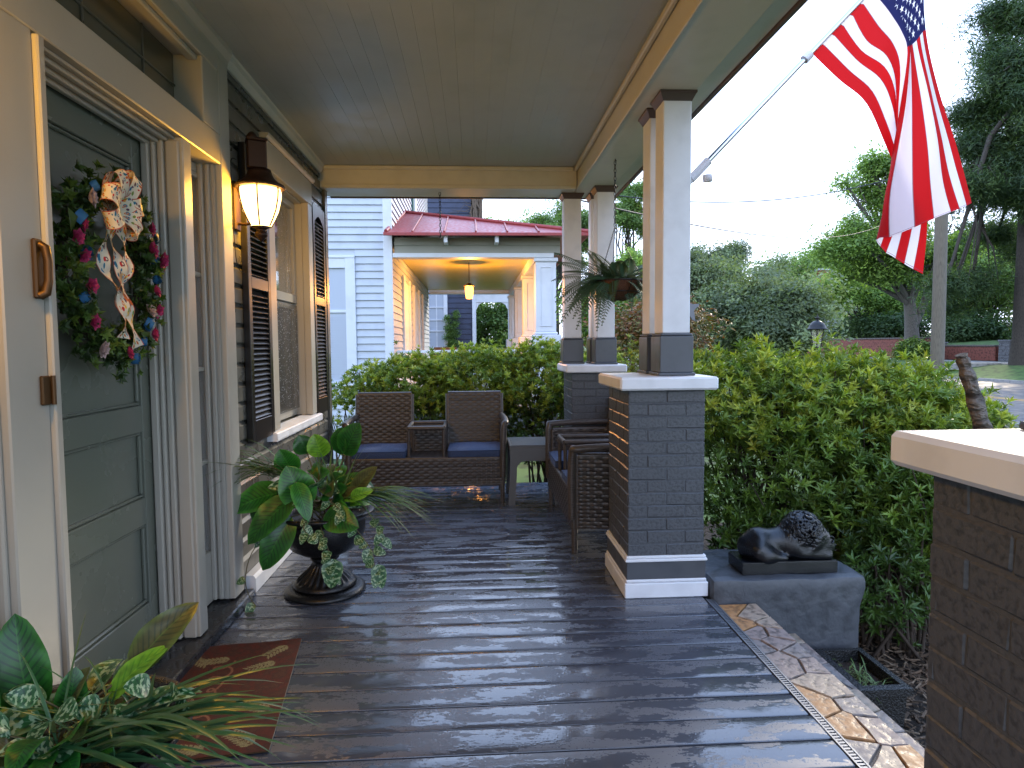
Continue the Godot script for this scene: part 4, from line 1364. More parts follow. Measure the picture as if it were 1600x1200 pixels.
func shrubs() -> void:
	foliage_mat("shrub_leaf", 0.4, 0.8)
	mat("twig", lin(0.045, 0.03, 0.02), 0.85)
	var az := rosette(9, 0.05, 0.016, 4)
	var big := rosette(9, 0.062, 0.0185, 5)
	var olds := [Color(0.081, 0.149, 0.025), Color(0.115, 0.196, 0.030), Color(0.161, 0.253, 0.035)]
	var old_shaded := [Color(0.052, 0.098, 0.022), Color(0.069, 0.132, 0.025), Color(0.092, 0.161, 0.030)]  # lower blobs: older leaves, with the shade down there mixed into the colour
	var young_sunlit := [Color(0.230, 0.322, 0.035), Color(0.310, 0.391, 0.045), Color(0.172, 0.265, 0.035), Color(0.368, 0.414, 0.050), Color(0.115, 0.196, 0.030)]  # upper blobs: new growth, its colour also carries the sun on the tops
	var grp := "clipped leafy shrubs round the porch"
	shrub("hedge_shrub", "thin straggly end of the hedge against the pale clapboards", "shrub", grp, V(-1.25, -0.6, -6.9), [[V(-0.1, 1.0, 0), V(0.35, 0.5, 0.4), 0.6, young_sunlit], [V(0.15, 1.3, 0.0), V(0.3, 0.32, 0.35), 1.0, young_sunlit]], az, 620, olds, 0.4, 0.8, 1.3, 18, 2)
	shrub("hedge_shrub", "bright green hedge shrub behind the wicker settee and its console tray", "shrub", grp, V(-0.25, -0.6, -6.8), [[V(-0.35, 1.35, 0), V(0.55, 0.36, 0.5), 1.0, young_sunlit], [V(0.3, 1.42, 0.05), V(0.6, 0.36, 0.5), 1.0, young_sunlit], [V(0.0, 0.95, 0.1), V(0.85, 0.4, 0.4), 0.5, old_shaded]], az, 4300, olds, 0.5, 0.8, 1.35, 60, 3)
	shrub("hedge_shrub", "bright green hedge shrub behind the slatted table and corner pillar", "shrub", grp, V(0.85, -0.6, -6.75), [[V(-0.15, 1.43, 0), V(0.5, 0.38, 0.5), 1.0, young_sunlit], [V(0.35, 1.3, 0.0), V(0.45, 0.4, 0.5), 1.0, young_sunlit], [V(0.0, 0.9, 0.1), V(0.65, 0.4, 0.4), 0.45, old_shaded]], az, 3600, olds, 0.5, 0.8, 1.35, 60, 4)
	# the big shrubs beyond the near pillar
	shrub("azalea_shrub", "tall dense shrub right behind the lion statue and the near pillar", "shrub", grp, V(2.05, -0.6, -4.35), [[V(-0.25, 1.42, 0.1), V(0.62, 0.36, 0.55), 1.0, young_sunlit], [V(0.45, 1.36, 0.0), V(0.6, 0.38, 0.55), 1.0, young_sunlit], [V(0.1, 0.95, 0.15), V(0.9, 0.42, 0.6), 0.55, olds], [V(0.0, 0.5, 0.25), V(0.8, 0.4, 0.5), 0.28, old_shaded], [V(-0.35, 0.5, 0.45), V(0.28, 0.3, 0.25), 0.7, olds]], big, 5000, olds, 0.3, 0.6, 1.2, 130, 5)
	shrub("azalea_shrub", "spreading shrub with yellow green tips below the road end of the hedge", "shrub", grp, V(2.85, -0.6, -4.35), [[V(-0.1, 1.28, 0.1), V(0.55, 0.36, 0.55), 1.0, young_sunlit], [V(0.3, 1.12, 0.1), V(0.45, 0.34, 0.5), 1.0, young_sunlit], [V(-0.25, 0.8, 0.4), V(0.55, 0.42, 0.5), 0.55, olds], [V(0.1, 0.55, 0.1), V(0.55, 0.42, 0.5), 0.35, old_shaded]], big, 4300, olds, 0.3, 0.6, 1.2, 110, 6)
	shrub("azalea_shrub", "leafy lower shrub leaning over the mulch beside the lion's block", "shrub", grp, V(2.35, -0.6, -3.55), [[V(0.0, 0.42, 0.0), V(0.3, 0.36, 0.28), 0.7, old_shaded], [V(0.3, 0.8, -0.1), V(0.36, 0.4, 0.32), 1.0, olds]], big, 1150, olds, 0.3, 0.7, 1.2, 26, 7)
	# leggy shrub with yellowing leaves seen between the columns
	shrub("leggy_shrub", "leggy shrub with pale yellow leaves rising behind the corner pillar", "shrub", grp, V(1.65, -0.6, -6.3), [[V(0, 1.35, 0), V(0.3, 0.5, 0.3)], [V(0.2, 1.0, 0), V(0.4, 0.5, 0.3)]], az, 500, [Color(0.3, 0.28, 0.04), Color(0.2, 0.22, 0.04), Color(0.12, 0.17, 0.03)], 0.2, 0.8, 1.2, 16, 8)
	var fine := clump(14, 0.12, 0.07, 0.022, 12)
	shrub("autumn_shrub", "tall shrub turning rusty yellow in the gap between the columns", "shrub", "", V(2.4, -0.66, -9.5), [[V(0, 1.5, 0), V(0.8, 1.0, 0.7)], [V(0.5, 1.9, 0), V(0.6, 0.6, 0.6)], [V(-0.3, 0.7, 0.2), V(0.8, 0.7, 0.6)]], fine, 1600, [Color(0.2, 0.13, 0.025), Color(0.16, 0.14, 0.03), Color(0.09, 0.10, 0.025), Color(0.22, 0.09, 0.03)], 0.5, 0.9, 1.6, 18, 9)
	var needle := clump(22, 0.10, 0.09, 0.012, 13, 0.9)
	shrub("rosemary_bush", "fine leaved dark bush between the shrubs and the road", "bush", "", V(6.35, -0.66, -8.9), [[V(0, 0.55, 0), V(0.75, 0.55, 0.6)], [V(0.5, 0.35, 0.1), V(0.6, 0.4, 0.5)], [V(-0.5, 0.5, 0), V(0.5, 0.5, 0.5)]], needle, 2200, [Color(0.03, 0.06, 0.025), Color(0.045, 0.085, 0.03), Color(0.06, 0.11, 0.035)], 0.6, 0.9, 1.5, 0, 10)
	shrub("green_bush", "low green bush between the front shrubs and the street lamp", "bush", "", V(4.75, -0.66, -7.6), [[V(0, 0.6, 0), V(0.7, 0.6, 0.6)], [V(0.9, 0.5, -0.2), V(0.7, 0.5, 0.6)]], fine, 1500, olds, 0.6, 0.9, 1.4, 0, 11)
	shrub("green_bush", "rounded bush at the foot of the grey tree across the street", "bush", "", V(28.0, 0.0, -40.2), [[V(0, 0.5, 0), V(0.9, 0.6, 0.8)]], clump(20, 0.3, 0.2, 0.1, 14), 420, olds, 0.6, 0.8, 1.2, 0, 12)
	# tufts of long grass by the kerb side
	var tu := thing("grass_tuft", "tuft of long green grass at the end of the shrubs by the road", "grass", V(5.0, -0.66, -5.7))
	var gg := Geo.new()
	for i in 260:
		var a := rr(0, TAU)
		blade(gg, V(rr(-0.6, 0.6), 0, rr(-0.4, 0.4)), V(cos(a) * rr(0.1, 0.7), 1, sin(a) * rr(0.1, 0.7)).normalized(), rr(0.14, 0.32), 0.012, rr(0.05, 0.2), 4)
	var go := part(gg, "blades", leaf_mat("tuft_grass", lin(0.07, 0.14, 0.035)), tu)
	go.set_meta("kind", "stuff")

func tree(called: String, label: String, at: Vector3, trunk_h: float, trunk_r: float, blobs: Array, mesh: Mesh, count: int, pal: Array, s0: float, s1: float, bark: Material, seed: int, lean := Vector3.ZERO, group := "") -> Node3D:
	var o := thing(called, label, "tree", at, group)
	var g := Geo.new()
	var top := V(lean.x, trunk_h, lean.z)
	var mid := V(lean.x * 0.3, trunk_h * 0.5, lean.z * 0.3)
	g.tube(PackedVector3Array([V(0, -0.3, 0), V(0.02, trunk_h * 0.1, 0), mid, top]), PackedFloat32Array([trunk_r * 1.35, trunk_r * 1.05, trunk_r * 0.85, trunk_r * 0.6]), 12, false)
	part(g, "trunk", bark, o)
	var lb := Geo.new()
	for b in blobs:
		var c: Vector3 = b[0]
		var st := mid.lerp(top, clampf(rr(0.2, 1.0), 0, 1))
		var q1 := st.lerp(c, 0.4) + V(rr(-0.1, 0.1), 0.08, rr(-0.1, 0.1)) * trunk_h
		lb.tube(PackedVector3Array([st, q1, c, c + V(rr(-0.5, 0.5) * b[1].x, 0.6 * b[1].y, rr(-0.5, 0.5) * b[1].z)]), PackedFloat32Array([trunk_r * 0.4, trunk_r * 0.28, trunk_r * 0.15, trunk_r * 0.05]), 7, false)
		for k in 3:
			var e: Vector3 = c + V(rr(-0.9, 0.9) * b[1].x, rr(-0.2, 0.9) * b[1].y, rr(-0.9, 0.9) * b[1].z)
			lb.tube(PackedVector3Array([q1.lerp(c, rr(0.2, 0.9)), q1.lerp(e, 0.6), e]), PackedFloat32Array([trunk_r * 0.14, trunk_r * 0.09, trunk_r * 0.03]), 5, false)
	part(lb, "limbs", bark, o)
	var sp := spread(blobs, count, pal, -1.0, s0, s1, 0.5, seed)
	many(mesh, sp[0], sp[1], "crown", M.tree_leaf, o)
	return o

func crown(n: int, c: Vector3, r: Vector3, b0: float, b1: float, seed: int) -> Array:
	# many small heaps inside one crown, most towards its outside
	var q := RandomNumberGenerator.new()
	q.seed = seed
	var a: Array = []
	for i in n:
		var d := V(q.randfn(), q.randfn(), q.randfn()).normalized() * pow(q.randf(), 0.4)
		var s := q.randf_range(b0, b1)
		a.append([c + V(d.x * r.x, d.y * r.y, d.z * r.z), V(s, s * q.randf_range(0.45, 0.8), s)])
	return a

func trees() -> void:
	foliage_mat("tree_leaf", 0.6, 0.95)
	var bark := weathered(mat("bark_grey", lin(0.13, 0.12, 0.11), 0.9), T.fine, 0.6, V(1.6, 0.35, 1.6), 0.4)
	var dark := weathered(mat("bark_dark", lin(0.05, 0.042, 0.035), 0.9), T.fine, 0.6, V(1.6, 0.35, 1.6), 0.4)
	var c1 := clump(22, 0.34, 0.16, 0.075, 21)
	var c2 := clump(26, 0.45, 0.17, 0.05, 22, 0.9)
	var c3 := clump(16, 0.62, 0.24, 0.10, 23)
	var c4 := clump(40, 0.5, 0.24, 0.035, 24, 0.8, 0.3)
	var grn := [Color(0.117, 0.204, 0.058), Color(0.156, 0.264, 0.070), Color(0.208, 0.336, 0.080)]
	var sage := [Color(0.130, 0.180, 0.092), Color(0.169, 0.228, 0.115), Color(0.221, 0.288, 0.138), Color(0.104, 0.144, 0.080)]
	var light := [Color(0.221, 0.360, 0.070), Color(0.286, 0.432, 0.080), Color(0.169, 0.288, 0.070)]
	var deep := [Color(0.065, 0.120, 0.046), Color(0.091, 0.156, 0.058), Color(0.053, 0.101, 0.042)]
	# sage green evergreens on this side of the street
	tree("evergreen_tree", "broad low sage green tree with a dark hollow, beyond the front shrubs", V(8.5, -0.66, -19.3), 1.6, 0.14, crown(26, V(0, 2.3, 0), V(1.75, 1.1, 1.5), 0.6, 1.0, 1), c1, 3600, sage, 0.7, 1.1, dark, 31, Vector3.ZERO, "trees along the street")
	tree("evergreen_tree", "taller sage green tree with upright feathery plumes behind the low one", V(9.9, -0.66, -24.0), 2.6, 0.2, crown(13, V(-0.4, 3.6, 0), V(2.2, 1.1, 1.2), 0.5, 0.8, 2) + crown(12, V(-0.3, 4.7, 0), V(1.9, 1.0, 1.0), 0.25, 0.5, 3), c2, 3400, sage, 0.6, 1.0, dark, 32, Vector3.ZERO, "trees along the street")
	tree("evergreen_tree", "sage green tree whose crown shows just right of the near columns", V(7.2, -0.66, -22.0), 2.4, 0.18, crown(20, V(0, 3.4, 0), V(1.3, 1.6, 1.2), 0.5, 0.9, 4), c1, 2400, sage, 0.6, 1.0, dark, 33, Vector3.ZERO, "trees along the street")
	tree("leafy_tree", "fresh green tree behind the hanging fern between the columns", V(6.2, -0.66, -27.5), 2.4, 0.18, crown(24, V(0, 3.4, 0), V(2.2, 2.1, 1.5), 0.6, 1.0, 5), c1, 3000, light, 0.7, 1.2, dark, 34, Vector3.ZERO, "trees along the street")
	tree("thin_tree", "thin open tree whose top shows above the corner columns", V(8.3, -0.66, -34.0), 6.0, 0.16, crown(12, V(0, 8.3, 0), V(1.3, 2.0, 1.0), 0.3, 0.7, 6), c1, 700, grn, 0.8, 1.2, dark, 35)
	tree("leafy_tree", "dark green tree rising behind the red porch roof", V(5.0, -0.66, -40.0), 6.0, 0.3, crown(20, V(0.2, 8.2, 0), V(2.0, 2.4, 1.6), 0.6, 1.1, 7), c1, 2400, grn, 0.8, 1.3, dark, 36)
	tree("pale_tree", "faint pale green tree far behind the red porch roof", V(3.5, -0.66, -62.0), 8.0, 0.3, crown(14, V(0, 12.0, 0), V(3.0, 1.6, 2.0), 0.5, 1.0, 8), c3, 700, light, 0.8, 1.2, dark, 37)
	tree("leafy_tree", "low leafy tree seen through the white porch arch", V(1.0, -0.66, -30.0), 1.5, 0.2, crown(14, V(0, 2.2, 0), V(1.6, 1.6, 0.8), 0.6, 1.0, 9), c1, 1700, grn, 0.8, 1.2, dark, 38)
	# the grey trunked tree across the street
	var gt := tree("street_tree", "tall grey trunked tree across the street behind the flag", V(29.2, 0.0, -42.0), 5.4, 0.46, crown(22, V(-2.8, 10.6, 0), V(2.9, 3.8, 2.4), 0.4, 0.9, 10) + crown(34, V(-1.8, 6.9, 0), V(5.2, 2.0, 3.0), 0.6, 1.3, 11), c3, 3600, grn + light, 0.8, 1.3, bark, 39, V(-0.5, 0, 0))
	var fk := Geo.new()
	fk.tube(PackedVector3Array([V(0.05, 2.3, 0), V(0.7, 3.6, 0), V(1.0, 5.2, 0), V(2.2, 7.5, 0)]), PackedFloat32Array([0.3, 0.25, 0.2, 0.1]), 10, false)
	part(fk, "limbs", bark, gt)
	# understorey behind the wall
	for q in [[V(31.8, 0.8, -52.0), V(4.2, 1.9, 3.0), 4.6, light, "spreading pale green dogwood over the long brick wall", 40], [V(38.0, 0.9, -56.0), V(4.2, 2.2, 3.0), 4.6, light, "pale green understorey tree behind the pole and brick wall", 41], [V(37.5, 0.9, -45.5), V(3.6, 2.0, 3.0), 4.0, grn, "mid green understorey tree between the pole and the cedar", 42]]:
		tree("understorey_tree", q[4], q[0], 2.2, 0.14, crown(26, V(0, q[2], 0), q[1], 0.7, 1.3, q[5]), c3, 2400, q[3], 0.7, 1.1, dark, q[5], Vector3.ZERO, "trees behind the brick walls")
	var k := 0
	for q in [[V(38, 0.9, -72), 11.5], [V(48, 1.2, -64), 12.0], [V(56, 1.5, -56), 11.0], [V(62, 1.7, -70), 14.0], [V(47, 1.2, -84), 13.0], [V(30, 0.3, -88), 10.5]]:
		tree("backdrop_tree", ["dark broadleaf tree filling the gap behind the long brick wall", "dark broadleaf tree behind the grey trunked street tree", "dark broadleaf tree behind the low brick wall", "dark broadleaf tree high behind the stone piers", "dark broadleaf tree deep behind the understorey", "dark broadleaf tree beside the distant brick chimney"][k], q[0], q[1] * 0.35, 0.4, crown(26, V(0, q[1] * 0.55, 0), V(5.5, q[1] * 0.38, 4.5), 1.6, 2.8, 50 + k), c3, 2600, deep if k % 2 else grn, 1.3, 2.2, dark, 60 + k, Vector3.ZERO, "trees behind the brick walls")
		k += 1
	for q in [[V(35.0, 0.9, -44.0), "dark evergreen shrub under the trees, behind the low brick wall"], [V(33.0, 0.9, -50.0), "dark evergreen shrub under the trees, behind the tall brick wall"], [V(34.5, 0.9, -57.0), "dark evergreen shrub at the far end behind the tall brick wall"], [V(36.0, 0.9, -38.0), "dark evergreen shrub beside the cedar behind the stone pier"]]:
		var sh := thing("dark_shrub", q[1], "shrub", q[0], "dark shrubs behind the brick walls")
		var sp := spread(crown(9, V(0, 1.2, 0), V(2.6, 0.8, 2.0), 0.7, 1.2, int(-q[0].z)), 700, deep, 0.5, 0.9, 1.4)
		many(c3, sp[0], sp[1], "foliage", M.tree_leaf, sh)
	# dark cedar at the right
	var ced: Array = []
	var cq := RandomNumberGenerator.new()
	cq.seed = 77
	for i in 64:
		var t := cq.randf()
		var a := cq.randf() * TAU
		var rad := lerpf(5.4, 1.6, t) * cq.randf_range(0.35, 1.0)
		ced.append([V(cos(a) * rad, 2.8 + t * 15.0, sin(a) * rad), V(1.3, 0.55, 1.3) * cq.randf_range(0.7, 1.2)])
	tree("cedar_tree", "dark feathery cedar tree towering beside the street, over the flag's edge", V(27.2, -0.1, -31.0), 14.0, 0.42, ced, c4, 7600, [Color(0.035, 0.07, 0.03), Color(0.045, 0.09, 0.035), Color(0.06, 0.11, 0.035), Color(0.075, 0.125, 0.03)], 0.9, 1.6, dark, 44)
	# unseen tree added right of view to cut daylight on the entry wall
	for q in [[V(9.6, -0.66, -1.6), "tall unseen tree added opposite the porch steps to shade the entry", 91]]:
		tree("added_shade_tree", q[1], q[0], 4.0, 0.26, crown(44, V(0, 6.2, 0), V(3.1, 3.4, 2.8), 0.8, 1.5, q[2]), c3, 5200, grn, 0.9, 1.4, dark, q[2], Vector3.ZERO)
	# far house with a chimney among the trees
	var fh := thing("far_house", "distant house with brick chimney showing through the trees", "house", V(38.5, 0.6, -71.0))
	bx(V(-3, 0, -3), V(3, 6.0, 3), "wall", M.blind_white, fh, 0.0)
	var rf := Geo.new()
	rf.extrude(PackedVector2Array([V2(-3.5, 5.8), V2(3.5, 5.8), V2(0, 8.0)]), Transform3D(Basis(), V(0, 0, -3.4)), 6.8)
	part(rf, "roof", M.brown_trim, fh)
	bx(V(-1.9, 5.5, 2.6), V(-0.8, 8.2, 3.5), "chimney", mat("chimney_brick", lin(0.3, 0.13, 0.06), 0.9), fh, 0.0)
	bx(V(-2.0, 8.201, 2.5), V(-0.7, 8.4, 3.6), "chimney_cap", M.pale_trim, fh, 0.0)
	# vines: on the navy corner and on its wall
	var vt := thing("climbing_vine", "bare brown vine stems matted round the corner of the navy house", "vine", V(0.16, 3.5, -24.0))
	var vg := Geo.new()
	for i in 46:
		var path := PackedVector3Array()
		var a := rr(0, TAU)
		var r := rr(0.05, 0.24)
		for s in 9:
			path.append(V(cos(a + s * rr(-0.4, 0.4)) * r, s * 0.62, sin(a) * 0.2 + 0.0))
		vg.tube(path, PackedFloat32Array([rr(0.015, 0.04)]), 5, false)
	for i in 40:
		var y := rr(1.0, 4.9)
		var e := V(rr(-1.3, -0.2), y + rr(-0.5, 0.5), 0.06)
		vg.tube(PackedVector3Array([V(-0.1, y, 0.1), V(e.x * 0.5, y + rr(-0.2, 0.3), 0.09), e]), PackedFloat32Array([0.012, 0.008, 0.004]), 4, false)
	part(vg, "stems", mat("vine_bark", lin(0.12, 0.09, 0.065), 0.9), vt)
	var iv := thing("ivy", "green ivy climbing the navy clapboards beside the white window", "vine", V(-0.55, -0.3, -23.9))
	var ib: Array = []
	for i in 12:
		ib.append([V(-0.25 + 0.03 * i * (1 if i % 2 else -1) * 0.5 + (0.28 if i < 4 else 0.0) * (0.5 - i * 0.1), 0.7 + i * 0.17, 0.03), V(0.26 - i * 0.017, 0.16, 0.08)])
	for i in 7:
		ib.append([V(-0.9 + i * 0.22, 0.8 + rr(0, 0.25), 0.1), V(0.22, 0.2, 0.12)])
	var isp := spread(ib, 900, grn, 0.2, 0.25, 0.45)
	many(c1, isp[0], isp[1], "foliage", M.tree_leaf, iv)

# ---- wreath ---------------------------------------------------------------
func print_texture(seed: int) -> ImageTexture:
	var im := Image.create(128, 512, false, Image.FORMAT_RGB8)
	im.fill(Color(0.86, 0.82, 0.74))
	var r := RandomNumberGenerator.new()
	r.seed = seed
	im.fill_rect(Rect2i(0, 0, 6, 512), Color(0.7, 0.3, 0.2))
	im.fill_rect(Rect2i(122, 0, 6, 512), Color(0.7, 0.3, 0.2))
	var pal := [Color(0.75, 0.12, 0.12), Color(0.1, 0.42, 0.55), Color(0.9, 0.7, 0.12), Color(0.45, 0.55, 0.2), Color(0.8, 0.4, 0.1), Color(0.35, 0.2, 0.3)]
	for i in 70:
		var c := V2(r.randf_range(10, 118), r.randf_range(0, 512))
		var a := r.randf_range(5, 15)
		var b := r.randf_range(4, 11)
		var t := r.randf() * TAU
		var col: Color = pal[r.randi() % pal.size()]
		for y in range(-16, 17):
			for x in range(-16, 17):
				var q := V2(x, y).rotated(t)
				var e := q.x * q.x / (a * a) + q.y * q.y / (b * b)
				var px := int(c.x) + x
				if e < 1.0 and (e > 0.25 or i % 3) and px > 5 and px < 122:
					im.set_pixel(px, posmod(int(c.y) + y, 512), col)
	return ImageTexture.create_from_image(im)

func ribbon(path: PackedVector3Array, side: Vector3, w: float, waver := 0.0) -> Geo:
	var g := Geo.new()
	var rows: Array = []
	for i in path.size():
		var t := (path[mini(i + 1, path.size() - 1)] - path[maxi(i - 1, 0)]).normalized()
		var s := (side - t * side.dot(t)).normalized().rotated(t, waver * sin(i * 0.8))
		rows.append(PackedVector3Array([path[i] - s * w / 2, path[i] - s * w / 6 + t.cross(s) * w * 0.05, path[i] + s * w / 6 + t.cross(s) * w * 0.05, path[i] + s * w / 2]))
	g.grid(rows)
	return g

func spline(pts: Array, n := 6) -> PackedVector3Array:
	var r := PackedVector3Array()
	var m := pts.size()
	for i in m - 1:
		for k in n:
			var t := float(k) / n
			var p0: Vector3 = pts[maxi(i - 1, 0)]
			var p1: Vector3 = pts[i]
			var p2: Vector3 = pts[i + 1]
			var p3: Vector3 = pts[mini(i + 2, m - 1)]
			r.append(p1.cubic_interpolate(p2, p0, p3, t))
	r.append(pts[m - 1])
	return r

func door_wreath() -> void:
	var c := V(-1.19, 1.445, -2.195)
	var w := thing("door_wreath", "round leafy wreath with pink and blue flowers and a printed bow on the door", "wreath", c)
	var hoop := Geo.new()
	var ring := PackedVector3Array()
	for i in 41:
		var a := TAU * i / 40
		ring.append(V(0.0, sin(a) * 0.235, cos(a) * 0.215))
	hoop.tube(ring, PackedFloat32Array([0.014]), 6, false)
	part(hoop, "hoop", M.twig, w)
	var xs: Array = []
	var cs: Array = []
	var pal := [Color(0.05, 0.10, 0.02), Color(0.08, 0.15, 0.03), Color(0.13, 0.2, 0.035), Color(0.035, 0.07, 0.02)]
	for i in 620:
		var a := rr(0, TAU)
		var r := 0.225 + rng.randfn() * 0.035
		var p := V(0.015 + rr(-0.03, 0.05), sin(a) * r * 1.12, cos(a) * r)
		var up := (V(rr(0.2, 1.0), sin(a) * rr(-0.6, 1.0), cos(a) * rr(-0.6, 1.0)) + V(0, 0.3, 0)).normalized()
		var sd := up.cross(V(rr(-1, 1), rr(-1, 1), rr(-1, 1))).normalized()
		var s := rr(0.5, 0.85)
		xs.append(Transform3D(Basis(sd * s, up * s, sd.cross(up) * s), p))
		cs.append(pal[rng.randi() % 4] * rr(0.8, 1.2))
	many(rosette(8, 0.045, 0.022, 91), xs, cs, "foliage", M.shrub_leaf, w)
	# flowers and ribbon curls
	var pk := mat("flower_pink", lin(0.42, 0.03, 0.12), 0.7)
	var wh := mat("flower_pale", lin(0.5, 0.36, 0.34), 0.7)
	var bl := mat("ribbon_blue", lin(0.02, 0.12, 0.28), 0.6)
	var fm := Geo.new()
	for ringi in 3:
		for k in 6:
			var a := TAU * k / 6 + ringi * 0.5
			var e := 0.25 + ringi * 0.45
			leaf_flat(fm, V(0.0, 0.0, 0.0), V(sin(e), cos(e) * cos(a), cos(e) * sin(a)).normalized(), V(1, 0, 0), 0.030 - ringi * 0.005, 0.030 - ringi * 0.005, 0.35, -0.25)
	var fmesh := fm.mesh()
	for q in [[2.45, 0.24], [2.7, 0.20], [2.9, 0.26], [3.35, 0.21], [3.6, 0.23], [3.75, 0.19], [3.95, 0.25], [0.25, 0.26], [0.1, 0.22], [0.45, 0.24], [5.6, 0.24], [5.3, 0.27], [4.7, 0.24], [0.8, 0.25], [6.0, 0.20]]:
		part(fmesh, "flower", pk if rng.randf() < 0.78 else wh, w, Transform3D(Basis.from_euler(V(rr(-3, 3), rr(-0.5, 0.5), rr(-0.4, 0.4))).scaled(V(1, 1, 1) * rr(0.9, 1.35)), V(0.06, sin(q[0]) * q[1] * 1.1, cos(q[0] + PI) * q[1] * -1.0)))
	var cg := Geo.new()
	var spr := PackedVector3Array()
	for i in 25:
		var a := i * 0.62
		var r := 0.005 + 0.0007 * i
		spr.append(V(0, cos(a) * r, sin(a) * r))
	cg.add(ribbon(spr, V(1, 0, 0), 0.028), Transform3D())
	var cm := cg.mesh()
	for q in [[2.6, 0.255], [2.85, 0.22], [3.15, 0.225], [3.9, 0.215], [4.2, 0.235], [4.5, 0.26], [0.5, 0.25], [0.15, 0.2], [5.9, 0.235], [1.0, 0.26]]:
		part(cm, "ribbon_curl", bl, w, Transform3D(Basis.from_euler(V(rr(-3, 3), rr(-0.9, 0.9), rr(-0.9, 0.9))).scaled(V(0.8, 1, 1) * rr(0.75, 1.1)), V(0.062, sin(q[0]) * q[1] * 1.1, cos(q[0] + PI) * q[1] * -1.0)))
	for q in [[2.3, 0.25], [3.05, 0.26], [3.5, 0.25], [4.05, 0.27], [0.3, 0.26], [2.75, 0.27]]:
		var lg := Geo.new()
		leaf_flat(lg, Vector3.ZERO, V(0.35, rr(-0.5, 0.8), rr(-0.8, 0.8)).normalized(), V(1, 0, 0), 0.09, 0.055, 0.15, 0.2)
		part(lg, "leaf", leaf_mat("wreath_leaf", lin(0.06, 0.11, 0.02)), w, Transform3D(Basis(), V(0.05, sin(q[0]) * q[1] * 1.1, cos(q[0] + PI) * q[1] * -1.0)))
	# bow of printed ribbon: loops and hanging tails
	var pr := mat("printed_ribbon", Color.WHITE, 0.7)
	pr.albedo_texture = print_texture(8)
	pr.cull_mode = BaseMaterial3D.CULL_DISABLED
	pr.backlight_enabled = true
	pr.backlight = Color(0.25, 0.22, 0.18)
	var bow := Node3D.new()
	bow.name = "bow"
	w.add_child(bow)
	bow.position = V(0.075, 0.185, 0.06)
	for q in [[0.3, 0.10], [1.15, 0.13], [1.95, 0.12], [2.75, 0.10], [3.7, 0.09], [5.5, 0.10], [6.05, 0.095], [0.75, 0.075], [2.35, 0.08]]:
		var d := V(0.25, sin(q[0]), -cos(q[0])).normalized()
		var l: float = q[1]
		var up := V(1, 0, 0) - d * d.x
		var path := spline([Vector3.ZERO, d * l * 0.55 + up * 0.03, d * l + up * 0.02, d * l * 0.95 - up * 0.012, d * l * 0.5 - up * 0.025, Vector3.ZERO], 4)
		part(ribbon(path, d.cross(up).normalized(), 0.058), "loop", pr, bow)
	var tails := [[V(0, -0.02, 0), V(-0.005, -0.09, 0.02), V(0.01, -0.18, -0.005), V(0.0, -0.26, -0.035), V(0.01, -0.34, -0.05), V(0.0, -0.43, -0.105)], [V(0, -0.02, 0.01), V(0.0, -0.08, 0.045), V(-0.01, -0.17, 0.055), V(0.0, -0.25, 0.0), V(0.01, -0.33, -0.02), V(0.0, -0.40, -0.02)], [V(0, -0.02, -0.01), V(0.01, -0.1, -0.03), V(0.015, -0.18, -0.03), V(0.0, -0.25, -0.01), V(0.0, -0.31, -0.03)]]
	for t in tails:
		part(ribbon(spline(t, 5), V(0, 0.15, 1), 0.048, 0.5), "tail", pr, bow)

# ---- wall lanterns --------------------------------------------------------
func lanterns() -> void:
	var glow := mat("lantern_glass", Color(1.0, 0.8, 0.5), 0.5)
	glow.emission_enabled = true
	glow.emission = Color(1.0, 0.84, 0.55)
	glow.emission_energy_multiplier = 2.4
	lantern(V(-1.128, 1.86, -3.215), "lit brown wall lantern with frosted glass between the entry and the shutter", glow)
	lantern(V(-1.1455, 1.86, -1.10), "lit wall lantern on the other side of the entry, out of view", glow)

